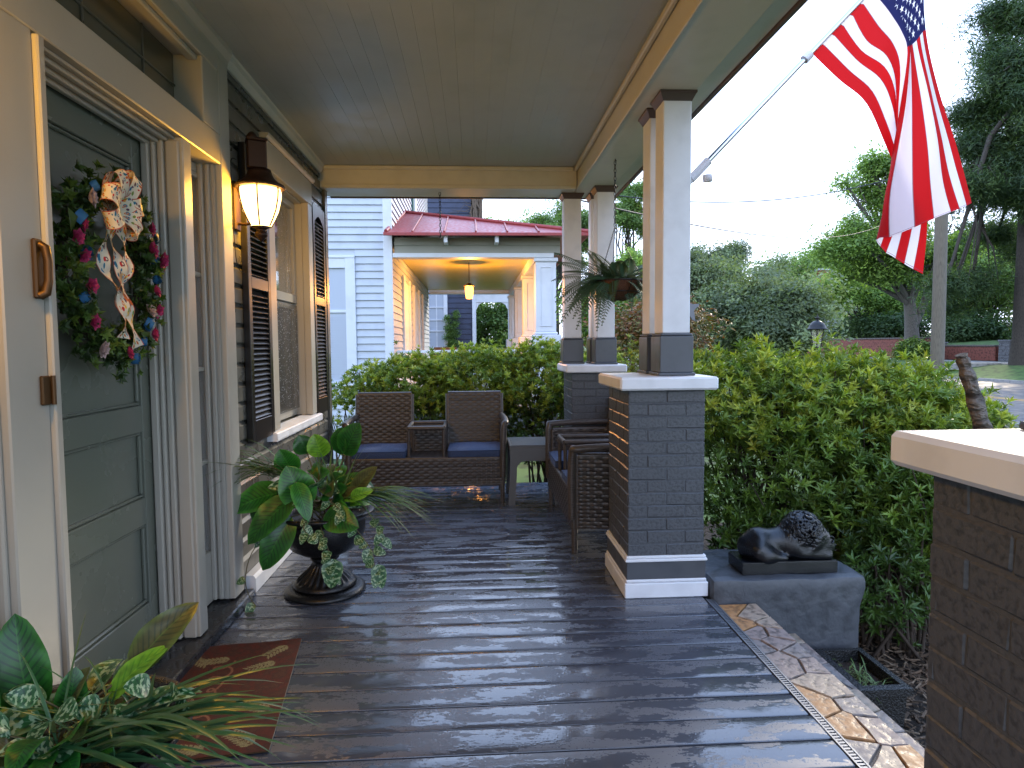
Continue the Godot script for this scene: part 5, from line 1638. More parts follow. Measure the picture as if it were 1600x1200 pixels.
func lantern(at: Vector3, label: String, glow: Material) -> void:
	var l := thing("wall_lantern", label, "lantern", at, "wall lanterns beside the front door")
	var br: Material = M.bronze_brown
	var c := V(0.128, 0.0, 0.02)
	bx(V(0, -0.11, -0.035), V(0.018, 0.12, 0.035), "back_plate", br, l, 0.006)
	var arm := Geo.new()
	arm.tube(spline([V(0.015, -0.075, 0.0), V(0.05, -0.08, 0.006), V(c.x - 0.05, -0.078, c.z)], 4), PackedFloat32Array([0.007]), 8)
	arm.tube(spline([V(0.015, 0.07, 0.0), V(0.05, 0.13, 0.005), V(0.09, 0.16, 0.015), V(c.x - 0.01, 0.15, c.z)], 4), PackedFloat32Array([0.008]), 8)
	part(arm, "arm", br, l)
	# frosted glass, widest at the top
	var g := Geo.new()
	g.lathe([[0.0, -0.092], [0.045, -0.09], [0.062, -0.06], [0.08, -0.02], [0.092, 0.03], [0.096, 0.065], [0.092, 0.082], [0.0, 0.084]], c, 24)
	part(g, "glass", glow, l)
	for k in 6:
		var a := TAU * k / 6 + 0.35
		var d := V(cos(a), 0, sin(a))
		var rb := Geo.new()
		rb.tube(PackedVector3Array([c + d * 0.048 + V(0, -0.092, 0), c + d * 0.066 + V(0, -0.06, 0), c + d * 0.084 + V(0, -0.02, 0), c + d * 0.096 + V(0, 0.03, 0), c + d * 0.1 + V(0, 0.068, 0), c + d * 0.097 + V(0, 0.088, 0)]), PackedFloat32Array([0.0035]), 6)
		part(rb, "rib", br, l)
	var cap := Geo.new()
	cap.lathe([[0.0, 0.0845], [0.108, 0.0845], [0.114, 0.09], [0.11, 0.1], [0.088, 0.112], [0.066, 0.132], [0.055, 0.155], [0.052, 0.172], [0.0, 0.172]], c, 24)
	part(cap, "roof", br, l)
	# pierced chimney block above
	var ch := Geo.new()
	ch.obox(Transform3D(Basis(V(0, 1, 0), 0.4), c + V(-0.012, 0.235, 0)), V(0.043, 0.064, 0.043), 0.006)
	ch.obox(Transform3D(Basis(V(0, 1, 0), 0.4), c + V(-0.012, 0.304, 0)), V(0.047, 0.007, 0.047), 0.004)
	ch.lathe([[0.0, 0.31], [0.02, 0.31], [0.026, 0.325], [0.012, 0.345], [0.0, 0.35]], c + V(-0.03, 0, 0), 12)
	part(ch, "vent", br, l)
	for k in 4:
		var lv := Geo.new()
		lv.obox(Transform3D(Basis(V(0, 1, 0), 0.4) * Basis(V(0, 0, 1), 0.5), c + V(-0.012, 0.20 + 0.022 * k, 0)), V(0.046, 0.0035, 0.028), 0.001)
		part(lv, "louvre", M.iron_black, l)
	var fin := Geo.new()
	fin.lathe([[0.0, -0.165], [0.008, -0.16], [0.016, -0.148], [0.028, -0.138], [0.03, -0.125], [0.02, -0.113], [0.024, -0.104], [0.05, -0.0945], [0.0, -0.0935]], c, 20)
	part(fin, "finial", br, l)
	var wr := Geo.new()
	wr.tube(spline([V(0.02, 0.22, 0.02), V(0.012, 0.20, 0.06), V(0.012, 0.05, 0.062), V(0.012, -0.15, 0.05), V(0.012, -0.27, 0.02), V(0.012, -0.30, -0.06), V(0.012, -0.24, -0.12)], 5), PackedFloat32Array([0.0022]), 5)
	part(wr, "wire", M.iron_black, l)
	var o := OmniLight3D.new()
	o.name = "lantern_light"
	o.position = c + V(0, 0.045, 0)
	o.light_color = Color(1.0, 0.71, 0.18)
	o.light_energy = LAMP_ENERGY
	o.light_size = 0.06
	o.omni_range = 14.0
	o.omni_attenuation = 2.0
	o.shadow_enabled = true
	l.add_child(o)

const LAMP_ENERGY := 0.38

# ---- wicker ---------------------------------------------------------------
# flat strands woven over and under upright stakes, on a panel spanned by u and v
func weave(g: Geo, o: Vector3, u: Vector3, v: Vector3, nrm: Vector3, bulge := 0.0, pitch := 0.021, stake := 0.036) -> void:
	var lu := u.length()
	var lv := v.length()
	var un := u / lu
	var vn := v / lv
	var rows_n := int(lv / pitch)
	var ph := lv / rows_n
	var cols := maxi(2, int(lu / stake))
	for r in rows_n:
		var rows: Array = [PackedVector3Array(), PackedVector3Array(), PackedVector3Array()]
		var n := cols * 3
		for i in n + 1:
			var s := float(i) / n
			var wv := sin(s * cols * PI + (PI if r % 2 else 0.0)) * 0.0045
			var b := bulge * (1.0 - pow(2.0 * s - 1.0, 2.0))
			var p := o + un * lu * s + vn * ph * (r + 0.5) + nrm * (wv + b + 0.004)
			rows[0].append(p - vn * ph * 0.40)
			rows[1].append(p + nrm * 0.0025)
			rows[2].append(p + vn * ph * 0.40)
		g.tinted = true
		var tone := rr(0.55, 1.35)
		g.col = Color(tone, tone * rr(0.92, 1.0), tone * rr(0.85, 1.0))
		g.grid(rows)
		g.col = Color(1, 1, 1)
	for k in cols + 1:
		var s := float(k) / cols
		var b := bulge * (1.0 - pow(2.0 * s - 1.0, 2.0))
		var p := o + un * lu * s + nrm * (b + 0.003)
		g.oquad(p - un * 0.006, p + un * 0.006, p + un * 0.006 + v, p - un * 0.006 + v, nrm)

func panel2(parent: Node3D, called: String, o: Vector3, u: Vector3, v: Vector3, nrm: Vector3, thick: float, bulge := 0.0) -> void:
	var g := Geo.new()
	weave(g, o + nrm * thick / 2, u, v, nrm, bulge)
	weave(g, o - nrm * thick / 2, u, v, -nrm, -bulge)
	# the rattan core between the two woven faces
	g.col = Color(0.55, 0.5, 0.45)
	for k in 8:
		var q0 := k / 8.0
		var q1 := (k + 1) / 8.0
		var b0 := o + u * q0 + nrm * bulge * (1.0 - pow(2.0 * q0 - 1.0, 2.0))
		var b1 := o + u * q1 + nrm * bulge * (1.0 - pow(2.0 * q1 - 1.0, 2.0))
		g.oquad(b0, b1, b1 + v, b0 + v, nrm)
	g.col = Color(1, 1, 1)
	for e in [o, o + u]:
		g.tube(PackedVector3Array([e, e + v]), PackedFloat32Array([thick / 2 + 0.006]), 8)
	var mid := o + u / 2 + v + nrm * bulge
	g.tube(PackedVector3Array([o + v, o + v + u * 0.25 + nrm * bulge * 0.75, mid, o + v + u * 0.75 + nrm * bulge * 0.75, o + v + u]), PackedFloat32Array([thick / 2 + 0.005]), 8)
	part(g, called, M.wicker, parent)

func settee(label: String, at: Vector3, turn: float) -> void:
	var s := thing("wicker_settee", label, "settee", at, "wicker settees with built-in console")
	s.rotation.y = turn
	var wk: Material = M.wicker
	var hw := 0.6
	var f := 0.24
	# front skirt, seat deck, sides
	panel2(s, "seat_skirt", V(-hw + 0.02, 0.145, f - 0.01), V(2 * hw - 0.04, 0, 0), V(0, 0.195, 0), V(0, 0, 1), 0.02)
	var sd := Geo.new()
	weave(sd, V(-hw + 0.03, 0.338, f), V(2 * hw - 0.06, 0, 0), V(0, 0, -0.42), V(0, 1, 0))
	part(sd, "seat_deck", wk, s)
	bx(V(-hw + 0.03, 0.31, -f + 0.03), V(hw - 0.03, 0.334, f - 0.02), "seat_board", M.iron_black, s, 0.0)
	for sx in [-1.0, 1.0]:
		# arm: woven side, rolled top curving down at the front
		var o := V(sx * (hw - 0.02), 0.145, -f + 0.02)
		panel2(s, "arm_panel", o, V(0, 0, 2 * f - 0.05), V(0, 0.42, 0), V(sx, 0, 0), 0.025, 0.02)
		var tp := Geo.new()
		tp.tube(spline([V(sx * (hw - 0.015), 0.62, -f + 0.01), V(sx * (hw + 0.005), 0.615, 0.0), V(sx * (hw + 0.005), 0.605, f - 0.03), V(sx * (hw - 0.01), 0.585, f - 0.003), V(sx * (hw - 0.018), 0.42, f + 0.003), V(sx * (hw - 0.02), 0.2, f)], 4), PackedFloat32Array([0.024]), 10)
		part(tp, "arm_roll", wk, s)
		for z in [f - 0.015, -f + 0.03]:
			var lg := Geo.new()
			lg.tube(PackedVector3Array([V(sx * (hw - 0.025), 0.0, z), V(sx * (hw - 0.025), 0.2, z)]), PackedFloat32Array([0.017, 0.019]), 8)
			part(lg, "leg", wk, s)
		# back of each seat, leaning a little
		var x0: float = sx * 0.368 - 0.218
		panel2(s, "backrest", V(x0, 0.30, -f + 0.06), V(0.436, 0, 0), V(0, 0.50, -0.07), V(0, 0.14, 0.99).normalized(), 0.03, -0.012)
	# console between the seats: tray on posts with a shelf
	var tr := Geo.new()
	for q in [[V(-0.135, 0.575, f - 0.02), V(0.135, 0.575, f - 0.02)], [V(-0.135, 0.575, -f + 0.1), V(0.135, 0.575, -f + 0.1)], [V(-0.135, 0.575, f - 0.02), V(-0.135, 0.575, -f + 0.1)], [V(0.135, 0.575, f - 0.02), V(0.135, 0.575, -f + 0.1)]]:
		tr.tube(PackedVector3Array([q[0], q[1]]), PackedFloat32Array([0.015]), 8)
	weave(tr, V(-0.13, 0.557, f - 0.02), V(0.26, 0, 0), V(0, -0.02, 0), V(0, 0, 1), 0.0, 0.02)
	part(tr, "console_rim", wk, s)
	var gz := Geo.new()
	gz.box(V(-0.125, 0.562, -f + 0.11), V(0.125, 0.568, f - 0.03))
	part(gz, "console_glass", M.table_glass, s)
	for x in [-0.132, 0.132]:
		for z in [f - 0.025, -f + 0.1]:
			var pg := Geo.new()
			pg.bar(V(x, 0.34, z), V(x, 0.56, z), 0.012, 8)
			part(pg, "console_post", wk, s)
	panel2(s, "console_back", V(-0.13, 0.335, -f + 0.09), V(0.26, 0, 0), V(0, 0.235, 0), V(0, 0, 1), 0.012)
	var bs := Geo.new()
	bs.bar(V(-hw + 0.03, 0.13, -f + 0.03), V(hw - 0.03, 0.13, -f + 0.03), 0.012, 6)
	bs.bar(V(-hw + 0.03, 0.14, f - 0.012), V(hw - 0.03, 0.14, f - 0.012), 0.014, 6)
	part(bs, "stretcher", wk, s)

func cushion(label: String, at: Vector3, turn: float) -> void:
	var c := thing("seat_cushion", label, "cushion", at, "navy seat cushions")
	c.rotation.y = turn
	var g := Geo.new()
	var hx := 0.205
	var hz := 0.2
	var hh := 0.031
	# top and bottom sheets puffed, sides upright
	var rows: Array = []
	var n := 12
	for i in n + 1:
		var row := PackedVector3Array()
		for j in n + 1:
			var u := 2.0 * j / n - 1.0
			var v := 2.0 * i / n - 1.0
			var e := maxf(absf(u), absf(v))
			row.append(V(u * hx, hh + 0.014 * (1.0 - pow(e, 3.0)) - 0.007 * smoothstep(0.92, 1.0, e) + 0.002 * sin(u * 5.0 + v * 3.0), -v * hz))
		rows.append(row)
	g.grid(rows)
	var edge: Array = []
	for k in [[1.0, -hh + 0.006], [1.012, -hh + 0.012], [1.018, 0.0], [1.012, hh - 0.012], [1.0, hh - 0.007]]:
		var row := PackedVector3Array()
		for s in 48:
			var t := s / 48.0 * 4.0
			var side := int(t)
			var fr := t - side
			var p := Vector2.ZERO
			if side == 0: p = V2(-hx + 2 * hx * fr, hz)
			elif side == 1: p = V2(hx, hz - 2 * hz * fr)
			elif side == 2: p = V2(hx - 2 * hx * fr, -hz)
			else: p = V2(-hx, -hz + 2 * hz * fr)
			row.append(V(p.x * k[0], k[1], p.y * k[0]))
		edge.append(row)
	g.grid(edge, true)
	part(g, "cover", M.navy_cloth, c)
	var pp := PackedVector3Array()
	for q in [V2(-hx, hz), V2(hx, hz), V2(hx, -hz), V2(-hx, -hz), V2(-hx, hz)]:
		pp.append(V(q.x * 1.004, hh - 0.006, q.y * 1.004))
	var pg := Geo.new()
	pg.tube(pp, PackedFloat32Array([0.0035]), 6)
	part(pg, "piping", M.navy_cloth, c)

func seats() -> void:
	weathered(mat("wicker", lin(0.078, 0.066, 0.058), 0.36), T.grain, 0.6, V(6, 6, 6), 0.0)
	M.wicker.vertex_color_use_as_albedo = true
	var nc := mat("navy_cloth", lin(0.022, 0.048, 0.13), 0.7)
	nc.rim_enabled = true
	nc.rim = 0.6
	weathered(nc, T.fine, 0.85, V(9, 9, 9), 0.15)
	var tg := mat("table_glass", Color(0.1, 0.11, 0.12, 0.5), 0.04)
	tg.transparency = BaseMaterial3D.TRANSPARENCY_ALPHA
	settee("brown wicker double settee facing the camera in front of the hedge", V(-0.37, 0, -5.16), 0.0)
	settee("brown wicker double settee with its back to the street between the pillars", V(0.79, 0, -4.245), -PI / 2)
	for q in [[V(-0.735, 0.375, -5.12), 0.0, "navy cushion on the settee seat next to the clapboard wall"], [V(0.0, 0.375, -5.12), 0.0, "navy cushion on the settee seat next to the slatted table"], [V(0.75, 0.375, -4.61), -PI / 2, "navy cushion on the far seat of the settee along the street side"], [V(0.75, 0.375, -3.88), -PI / 2, "navy cushion on the seat behind the near woven arm, beside the brick pillar"]]:
		cushion(q[2], q[0], q[1])
	# grey side table: slatted top, splayed moulded legs
	var t := thing("side_table", "grey slatted plastic side table between the two settees", "table", V(0.445, 0, -5.04))
	var gp := mat("table_plastic", lin(0.085, 0.09, 0.095), 0.38)
	for i in 8:
		bx(V(-0.175, 0.425, -0.215 + i * 0.054), V(0.175, 0.45, -0.167 + i * 0.054), "slat", gp, t, 0.006)
	for s in [-1.0, 1.0]:
		bx(V(s * 0.178 - 0.012, 0.405, -0.215), V(s * 0.178 + 0.012, 0.449, 0.215), "rim", gp, t, 0.006)
	for s in [-1.0, 1.0]:
		# an apron with legs in one curve
		var poly := PackedVector2Array([V2(-0.185, 0.43), V2(-0.185, 0.3), V2(-0.2, 0.0), V2(-0.15, 0.0), V2(-0.135, 0.24)])
		for k in 7:
			var a := PI - PI / 2 * k / 6.0
			poly.append(V2(-0.075 + 0.06 * cos(a), 0.27 + 0.06 * sin(a)))
		for k in 7:
			var a := PI / 2 - PI / 2 * k / 6.0
			poly.append(V2(0.075 + 0.06 * cos(a), 0.27 + 0.06 * sin(a)))
		poly.append_array(PackedVector2Array([V2(0.135, 0.24), V2(0.15, 0.0), V2(0.2, 0.0), V2(0.185, 0.3), V2(0.185, 0.43)]))
		var lg := Geo.new()
		lg.extrude(poly, Transform3D(Basis(), V(0, 0, s * 0.2 - 0.02)), 0.04)
		part(lg, "leg_frame", gp, t)

# ---- urns and their plants -------------------------------------------------
func leaf_texture(base: Color, vein: Color, edge: Color, stripes: float, seed: int, patchy := 0.0) -> ImageTexture:
	var im := Image.create(128, 256, false, Image.FORMAT_RGB8)
	var f := FastNoiseLite.new()
	f.seed = seed
	f.frequency = 0.02
	f.fractal_octaves = 3
	for y in 256:
		for x in 128:
			var u := absf(x / 63.5 - 1.0)
			var t := y / 255.0
			var s := sin((t - u * 0.22) * stripes * TAU)
			var c := base.lerp(vein, smoothstep(0.25, 0.95, s) * 0.8 * (1.0 - u * 0.5))
			c = c.lerp(edge, smoothstep(0.55, 1.0, u) * 0.7)
			if u < 0.035:
				c = c.lerp(edge, 0.6)
			var nz := f.get_noise_2d(x, y)
			if patchy > 0.0 and nz > 0.12:
				c = c.lerp(Color(0.62, 0.68, 0.55), patchy)
			c = c * (1.0 + 0.18 * nz)
			im.set_pixel(x, y, Color(c.r, c.g, c.b))
	return ImageTexture.create_from_image(im)

func big_leaf(parent: Node3D, base: Vector3, tip: Vector3, width: float, face: Vector3, m: Material, sag := 0.12, cup := 0.18, roundness := 0.75) -> void:
	var g := Geo.new()
	var d := tip - base
	var l := d.length()
	var dn := d / l
	var s := dn.cross(face).normalized()
	var u := s.cross(dn).normalized()
	var rows: Array = []
	var n := 11
	var seed := rr(0, 10)
	for i in n + 1:
		var t := float(i) / n
		var w := width * 0.5 * pow(sin(PI * pow(clampf(t, 0.001, 0.999), roundness)), 0.62) * (1.0 if i < n else 0.0)
		var c := base + dn * l * t + u * sag * l * sin(PI * t) * 0.6 - V(0, sag * l * t * t * 0.7, 0)
		var row := PackedVector3Array()
		for j in 9:
			var q := j / 4.0 - 1.0
			row.append(c + s * q * w + u * (absf(q) * cup * w + 0.035 * w * sin(t * 17.0 + absf(q) * 5.0 + seed) * absf(q)))
		rows.append(row)
	g.grid(rows)
	part(g, "leaf", m, parent)

func stalk(g: Geo, a: Vector3, b: Vector3, r := 0.003) -> void:
	g.tube(spline([a, a.lerp(b, 0.5) + V(0, 0.02, 0), b], 4), PackedFloat32Array([r]), 5)

func urn(label: String, at: Vector3) -> void:
	var o := thing("urn_planter", label, "urn", at, "black urns flanking the front door")
	var bk: Material = M.urn_black
	var g := Geo.new()
	g.lathe([[0.0, 0.0], [0.188, 0.0], [0.194, 0.006], [0.192, 0.016], [0.18, 0.027], [0.165, 0.031], [0.0, 0.031]], Vector3.ZERO, 48)
	part(g, "base", bk, o)
	g = Geo.new()
	g.lathe([[0.0, 0.0312], [0.148, 0.0312], [0.152, 0.04], [0.146, 0.052], [0.138, 0.055], [0.13, 0.07], [0.11, 0.088], [0.085, 0.108], [0.066, 0.13], [0.058, 0.148], [0.064, 0.16], [0.07, 0.165], [0.066, 0.172], [0.058, 0.182], [0.0, 0.184]], Vector3.ZERO, 144, 24, 0.1, 0.056, 0.145)
	part(g, "foot", bk, o)
	g = Geo.new()
	g.lathe([[0.0, 0.183], [0.07, 0.184], [0.11, 0.196], [0.155, 0.222], [0.186, 0.262], [0.198, 0.30], [0.2, 0.335], [0.194, 0.352], [0.198, 0.362], [0.222, 0.376], [0.242, 0.388], [0.246, 0.396], [0.244, 0.405], [0.215, 0.405], [0.2, 0.385], [0.19, 0.36], [0.0, 0.355]], Vector3.ZERO, 64)
	part(g, "bowl", bk, o)

func urns() -> void:
	var ub := mat("urn_black", lin(0.008, 0.008, 0.009), 0.33)
	weathered(ub, T.fine, 0.7, V(7, 7, 7), 0.12, 0.26, 0.42)
	urn("black fluted urn standing on the boards beside the window wall", V(-0.745, 0, -3.2))
	urn("black fluted urn at the near side of the door, hidden under its plant", V(-0.86, 0, -1.36))
	var lm: Array = []
	var defs := [[Color(0.16, 0.42, 0.12), Color(0.05, 0.22, 0.10), Color(0.30, 0.55, 0.20), 13.0, 0.0], [Color(0.12, 0.34, 0.11), Color(0.04, 0.17, 0.08), Color(0.22, 0.46, 0.15), 12.0, 0.0], [Color(0.38, 0.58, 0.14), Color(0.24, 0.46, 0.10), Color(0.48, 0.66, 0.22), 8.0, 0.0], [Color(0.30, 0.30, 0.16), Color(0.18, 0.22, 0.12), Color(0.34, 0.42, 0.18), 11.0, 0.0], [Color(0.14, 0.34, 0.17), Color(0.07, 0.22, 0.12), Color(0.40, 0.52, 0.38), 5.0, 0.75]]
	var k := 0
	for d in defs:
		var m := leaf_mat("plant_leaf_%d" % k, Color.WHITE, 0.36, 0.28)
		m.albedo_texture = leaf_texture(d[0], d[1], d[2], d[3], 70 + k, d[4])
		lm.append(m)
		k += 1
	var gm := leaf_mat("strap_leaf", lin(0.045, 0.125, 0.036), 0.55, 0.4)
	var tw := mat("vine_stem", lin(0.09, 0.08, 0.035), 0.8)
	# --- plant in the urn by the window
	var p := thing("potted_plant", "big leaved artificial plant with trailing vines in the urn by the window", "plant", V(-0.745, 0.36, -3.2), "plants in the door urns")
	var st := Geo.new()
	for q in [[V(-0.05, 0.09, 0.14), V(-0.135, 0.335, 0.16), 0.20, V(0.2, 0.3, 1), 0], [V(-0.075, 0.22, 0.2), V(0.0, 0.05, 0.26), 0.105, V(0.5, 0.5, 1), 0], [V(-0.16, 0.15, 0.08), V(-0.42, 0.09, 0.14), 0.19, V(0.05, 0.75, 0.75), 0], [V(-0.10, 0.14, 0.16), V(-0.30, -0.045, 0.26), 0.17, V(-0.1, 0.6, 0.9), 1], [V(-0.10, 0.06, 0.2), V(-0.23, -0.17, 0.26), 0.165, V(0.1, 0.35, 1), 1], [V(0.0, 0.30, -0.02), V(-0.04, 0.44, 0.0), 0.135, V(0, 0.1, 1), 2], [V(0.10, 0.30, -0.06), V(0.19, 0.50, -0.02), 0.16, V(-0.4, 0.0, 1), 1], [V(0.07, 0.30, -0.08), V(0.09, 0.47, -0.06), 0.12, V(-0.5, 0.0, 1), 1], [V(0.16, 0.13, 0.1), V(0.30, 0.31, 0.14), 0.105, V(-0.4, 0.4, 1), 3], [V(0.05, 0.06, 0.2), V(0.235, 0.03, 0.26), 0.16, V(0, 0.6, 0.9), 1], [V(0.16, 0.13, 0.14), V(0.28, 0.185, 0.16), 0.07, V(0, 0.4, 1), 2], [V(-0.15, 0.22, -0.04), V(-0.21, 0.37, 0.0), 0.15, V(0.1, 0, 1), 0], [V(-0.24, 0.15, 0.06), V(-0.30, 0.0, 0.1), 0.15, V(-0.2, 0.5, 1), 1], [V(-0.1, 0.3, -0.12), V(-0.14, 0.42, -0.1), 0.13, V(0.3, 0.0, 1), 1]]:
		big_leaf(p, q[0], q[0].lerp(q[1], 0.9), q[2] * 0.84, q[3].normalized(), lm[q[4]])
		stalk(st, V(rr(-0.05, 0.05), 0.0, rr(-0.05, 0.05)), q[0], 0.0035)
	for i in 48:
		var a := rr(0, TAU)
		var b0 := V(cos(a) * rr(0.04, 0.15), rr(0.05, 0.2), sin(a) * rr(0.02, 0.12) + 0.03)
		var dr := V(cos(a), rr(-0.1, 0.9), sin(a) * 0.8).normalized()
		big_leaf(p, b0, b0 + dr * rr(0.09, 0.16), rr(0.05, 0.085), V(-dr.x * 0.4, 0.7, 0.8).normalized(), lm[[0, 1, 1, 2, 4, 3][i % 6]], rr(0.1, 0.3))
	# variegated trailing vine leaves
	var trails := [[V(0.03, 0.02, 0.2), V(0.06, -0.02, 0.26), V(0.08, -0.08, 0.265), V(0.09, -0.14, 0.265), V(0.1, -0.2, 0.262)], [V(0.16, 0.03, 0.18), V(0.22, -0.04, 0.2), V(0.26, -0.1, 0.2), V(0.27, -0.16, 0.2), V(0.285, -0.22, 0.2)], [V(-0.2, 0.0, 0.16), V(-0.28, -0.1, 0.2), V(-0.31, -0.22, 0.21), V(-0.29, -0.30, 0.22), V(-0.26, -0.338, 0.23)], [V(0.0, 0.08, 0.2), V(-0.03, 0.03, 0.26), V(0.0, -0.01, 0.27)], [V(0.05, 0.14, 0.16), V(0.1, 0.12, 0.22), V(0.14, 0.09, 0.24)], [V(0.24, 0.05, 0.14), V(0.3, 0.0, 0.16), V(0.31, -0.06, 0.17)]]
	var n := 0
	for t in trails:
		var path := spline(t, 4)
		st.tube(path, PackedFloat32Array([0.0022]), 5)
		for i in range(2, path.size(), 2 if n != 2 else 6):
			var a := rr(0, TAU)
			big_leaf(p, path[i], path[i] + V(cos(a) * 0.04, rr(-0.055, -0.01), absf(sin(a)) * 0.03), rr(0.032, 0.052), V(rr(-0.3, 0.3), 0.5, 1).normalized(), lm[4], 0.1, 0.1, 0.62)
		n += 1
	for q in [[V(0.10, -0.12, 0.262), V(0.09, -0.245, 0.275), 0.095], [V(0.285, -0.17, 0.205), V(0.31, -0.275, 0.215), 0.07], [V(0.25, -0.1, 0.2), V(0.23, -0.155, 0.215), 0.05], [V(0.27, -0.1, 0.2), V(0.33, -0.115, 0.21), 0.045]]:
		big_leaf(p, q[0], q[1], q[2], V(0.1, 0.2, 1).normalized(), lm[4], 0.08, 0.12, 0.62)
	part(st, "stems", tw, p)
	var gr := Geo.new()
	for i in 46:
		var a := rr(-0.5, 0.6)
		blade(gr, V(0.14 + rr(-0.04, 0.04), 0.12, 0.08 + rr(-0.05, 0.05)), V(cos(a), rr(0.15, 0.6), sin(a) * 0.7 + 0.15).normalized(), rr(0.24, 0.46), 0.016, rr(0.12, 0.27), 8)
	for i in 40:
		var a := rr(2.3, 3.9)
		blade(gr, V(-0.17 + rr(-0.05, 0.03), 0.22, 0.04 + rr(-0.05, 0.05)), V(cos(a), rr(0.5, 1.3), sin(a) * 0.6 + 0.3).normalized(), rr(0.26, 0.46), 0.015, rr(0.1, 0.26), 8)
	for i in 18:
		var a := rr(0, TAU)
		blade(gr, V(0.06 + rr(-0.05, 0.05), 0.12, 0.06), V(cos(a) * 0.5, 1.0, sin(a) * 0.4).normalized(), rr(0.16, 0.36), 0.013, rr(0.04, 0.14), 7)
	part(gr, "strap_leaves", gm, p).set_meta("kind", "stuff")
	# --- plant in the near urn
	var p2 := thing("potted_plant", "dark leaved artificial plant with long strap leaves in the near urn", "plant", V(-0.86, 0.36, -1.36), "plants in the door urns")
	var s2 := Geo.new()
	for q in [[V(-0.10, 0.05, -0.06), V(-0.145, 0.285, -0.09), 0.11, V(0.35, 0.1, 1), 1], [V(-0.16, 0.03, 0.0), V(-0.215, 0.27, -0.03), 0.10, V(0.4, 0.1, 1), 0], [V(0.10, 0.13, -0.08), V(0.225, 0.275, -0.14), 0.085, V(-0.3, 0.25, 1), 3], [V(0.07, 0.085, -0.04), V(0.185, 0.2, -0.08), 0.06, V(-0.3, 0.75, 0.7), 2], [V(-0.02, 0.05, -0.05), V(-0.005, 0.165, -0.06), 0.06, V(0.6, 0.1, 1), 1], [V(-0.03, 0.05, -0.05), V(0.02, 0.16, -0.07), 0.05, V(-0.5, 0.1, 1), 3], [V(-0.08, 0.05, 0.05), V(-0.135, 0.06, 0.16), 0.12, V(0.1, 0.8, 0.7), 3], [V(-0.1, 0.02, 0.02), V(-0.24, 0.02, 0.1), 0.11, V(0.1, 0.8, 0.7), 1], [V(-0.2, 0.05, 0.0), V(-0.3, 0.14, 0.06), 0.10, V(0.4, 0.6, 0.9), 0], [V(0.0, 0.02, 0.1), V(0.1, -0.03, 0.2), 0.1, V(0.0, 0.8, 0.6), 1], [V(-0.12, 0.02, 0.1), V(-0.12, -0.1, 0.22), 0.12, V(0.0, 0.8, 0.6), 1]]:
		big_leaf(p2, q[0], q[1], q[2], q[3].normalized(), lm[q[4]])
		stalk(s2, V(rr(-0.05, 0.05), 0.0, rr(-0.05, 0.05)), q[0], 0.003)
	for q in [V(-0.045, 0.12, 0.0), V(-0.02, 0.085, 0.03), V(0.01, 0.11, 0.02), V(0.045, 0.06, 0.04), V(0.11, 0.065, 0.03), V(0.135, 0.10, 0.0), V(0.2, 0.10, -0.02), V(0.165, 0.12, -0.03), V(0.22, 0.08, -0.01), V(-0.07, 0.07, 0.05), V(-0.03, 0.04, 0.07), V(0.02, 0.05, 0.06), V(0.24, 0.06, -0.02), V(0.08, 0.10, 0.0), V(0.17, 0.05, 0.02)]:
		var a := rr(0, TAU)
		big_leaf(p2, q, q + V(cos(a) * 0.045, rr(-0.03, 0.035), 0.02 + 0.03 * absf(sin(a))), rr(0.04, 0.058), V(rr(-0.3, 0.3), 0.7, 0.8).normalized(), lm[4], 0.1, 0.1, 0.62)
		stalk(s2, V(rr(-0.05, 0.05), 0.0, rr(-0.05, 0.05)), q, 0.002)
	for i in 46:
		var a := rr(0, TAU)
		var b0 := V(cos(a) * rr(0.03, 0.17), rr(0.0, 0.09), sin(a) * rr(0.02, 0.14))
		var dr := V(cos(a), rr(-0.2, 0.7), sin(a)).normalized()
		big_leaf(p2, b0, b0 + dr * rr(0.06, 0.13), rr(0.045, 0.08), V(-dr.x * 0.4, 0.9, 0.5).normalized(), lm[[1, 4, 1, 4, 0, 3][i % 6]], rr(0.1, 0.3))
	part(s2, "stems", tw, p2)
	var g2 := Geo.new()
	for i in 40:
		var a := rr(-0.75, 0.75)
		blade(g2, V(0.10 + rr(-0.06, 0.06), 0.06 + rr(-0.02, 0.03), 0.06 + rr(-0.06, 0.06)), V(cos(a), rr(0.12, 0.75), sin(a) * 0.8).normalized(), rr(0.2, 0.46), rr(0.014, 0.027), rr(0.04, 0.24), 9)
	for i in 34:
		var a := rr(0, TAU)
		blade(g2, V(0.08 + rr(-0.08, 0.08), 0.05, 0.0 + rr(-0.06, 0.06)), V(cos(a) * 0.8, rr(0.6, 1.6), sin(a) * 0.6).normalized(), rr(0.16, 0.32), rr(0.005, 0.010), rr(0.05, 0.22), 9)
	part(g2, "strap_leaves", leaf_mat("strap_leaf_dark", lin(0.03, 0.10, 0.038), 0.34, 0.3), p2).set_meta("kind", "stuff")

# ---- hanging basket --------------------------------------------------------
func chain(g: Geo, a: Vector3, b: Vector3, link := 0.022, r := 0.0016) -> void:
	var d := b - a
	var n := int(d.length() / (link * 0.78))
	var t := d.normalized()
	var s := t.cross(V(0.3, 0.2, 1)).normalized()
	for i in n:
		var c := a + d * (i + 0.5) / n
		var w := s if i % 2 == 0 else t.cross(s)
		var path := PackedVector3Array()
		for k in 9:
			var an := TAU * k / 8
			path.append(c + t * cos(an) * link * 0.5 + w * sin(an) * link * 0.26)
		g.tube(path, PackedFloat32Array([r]), 4, false)

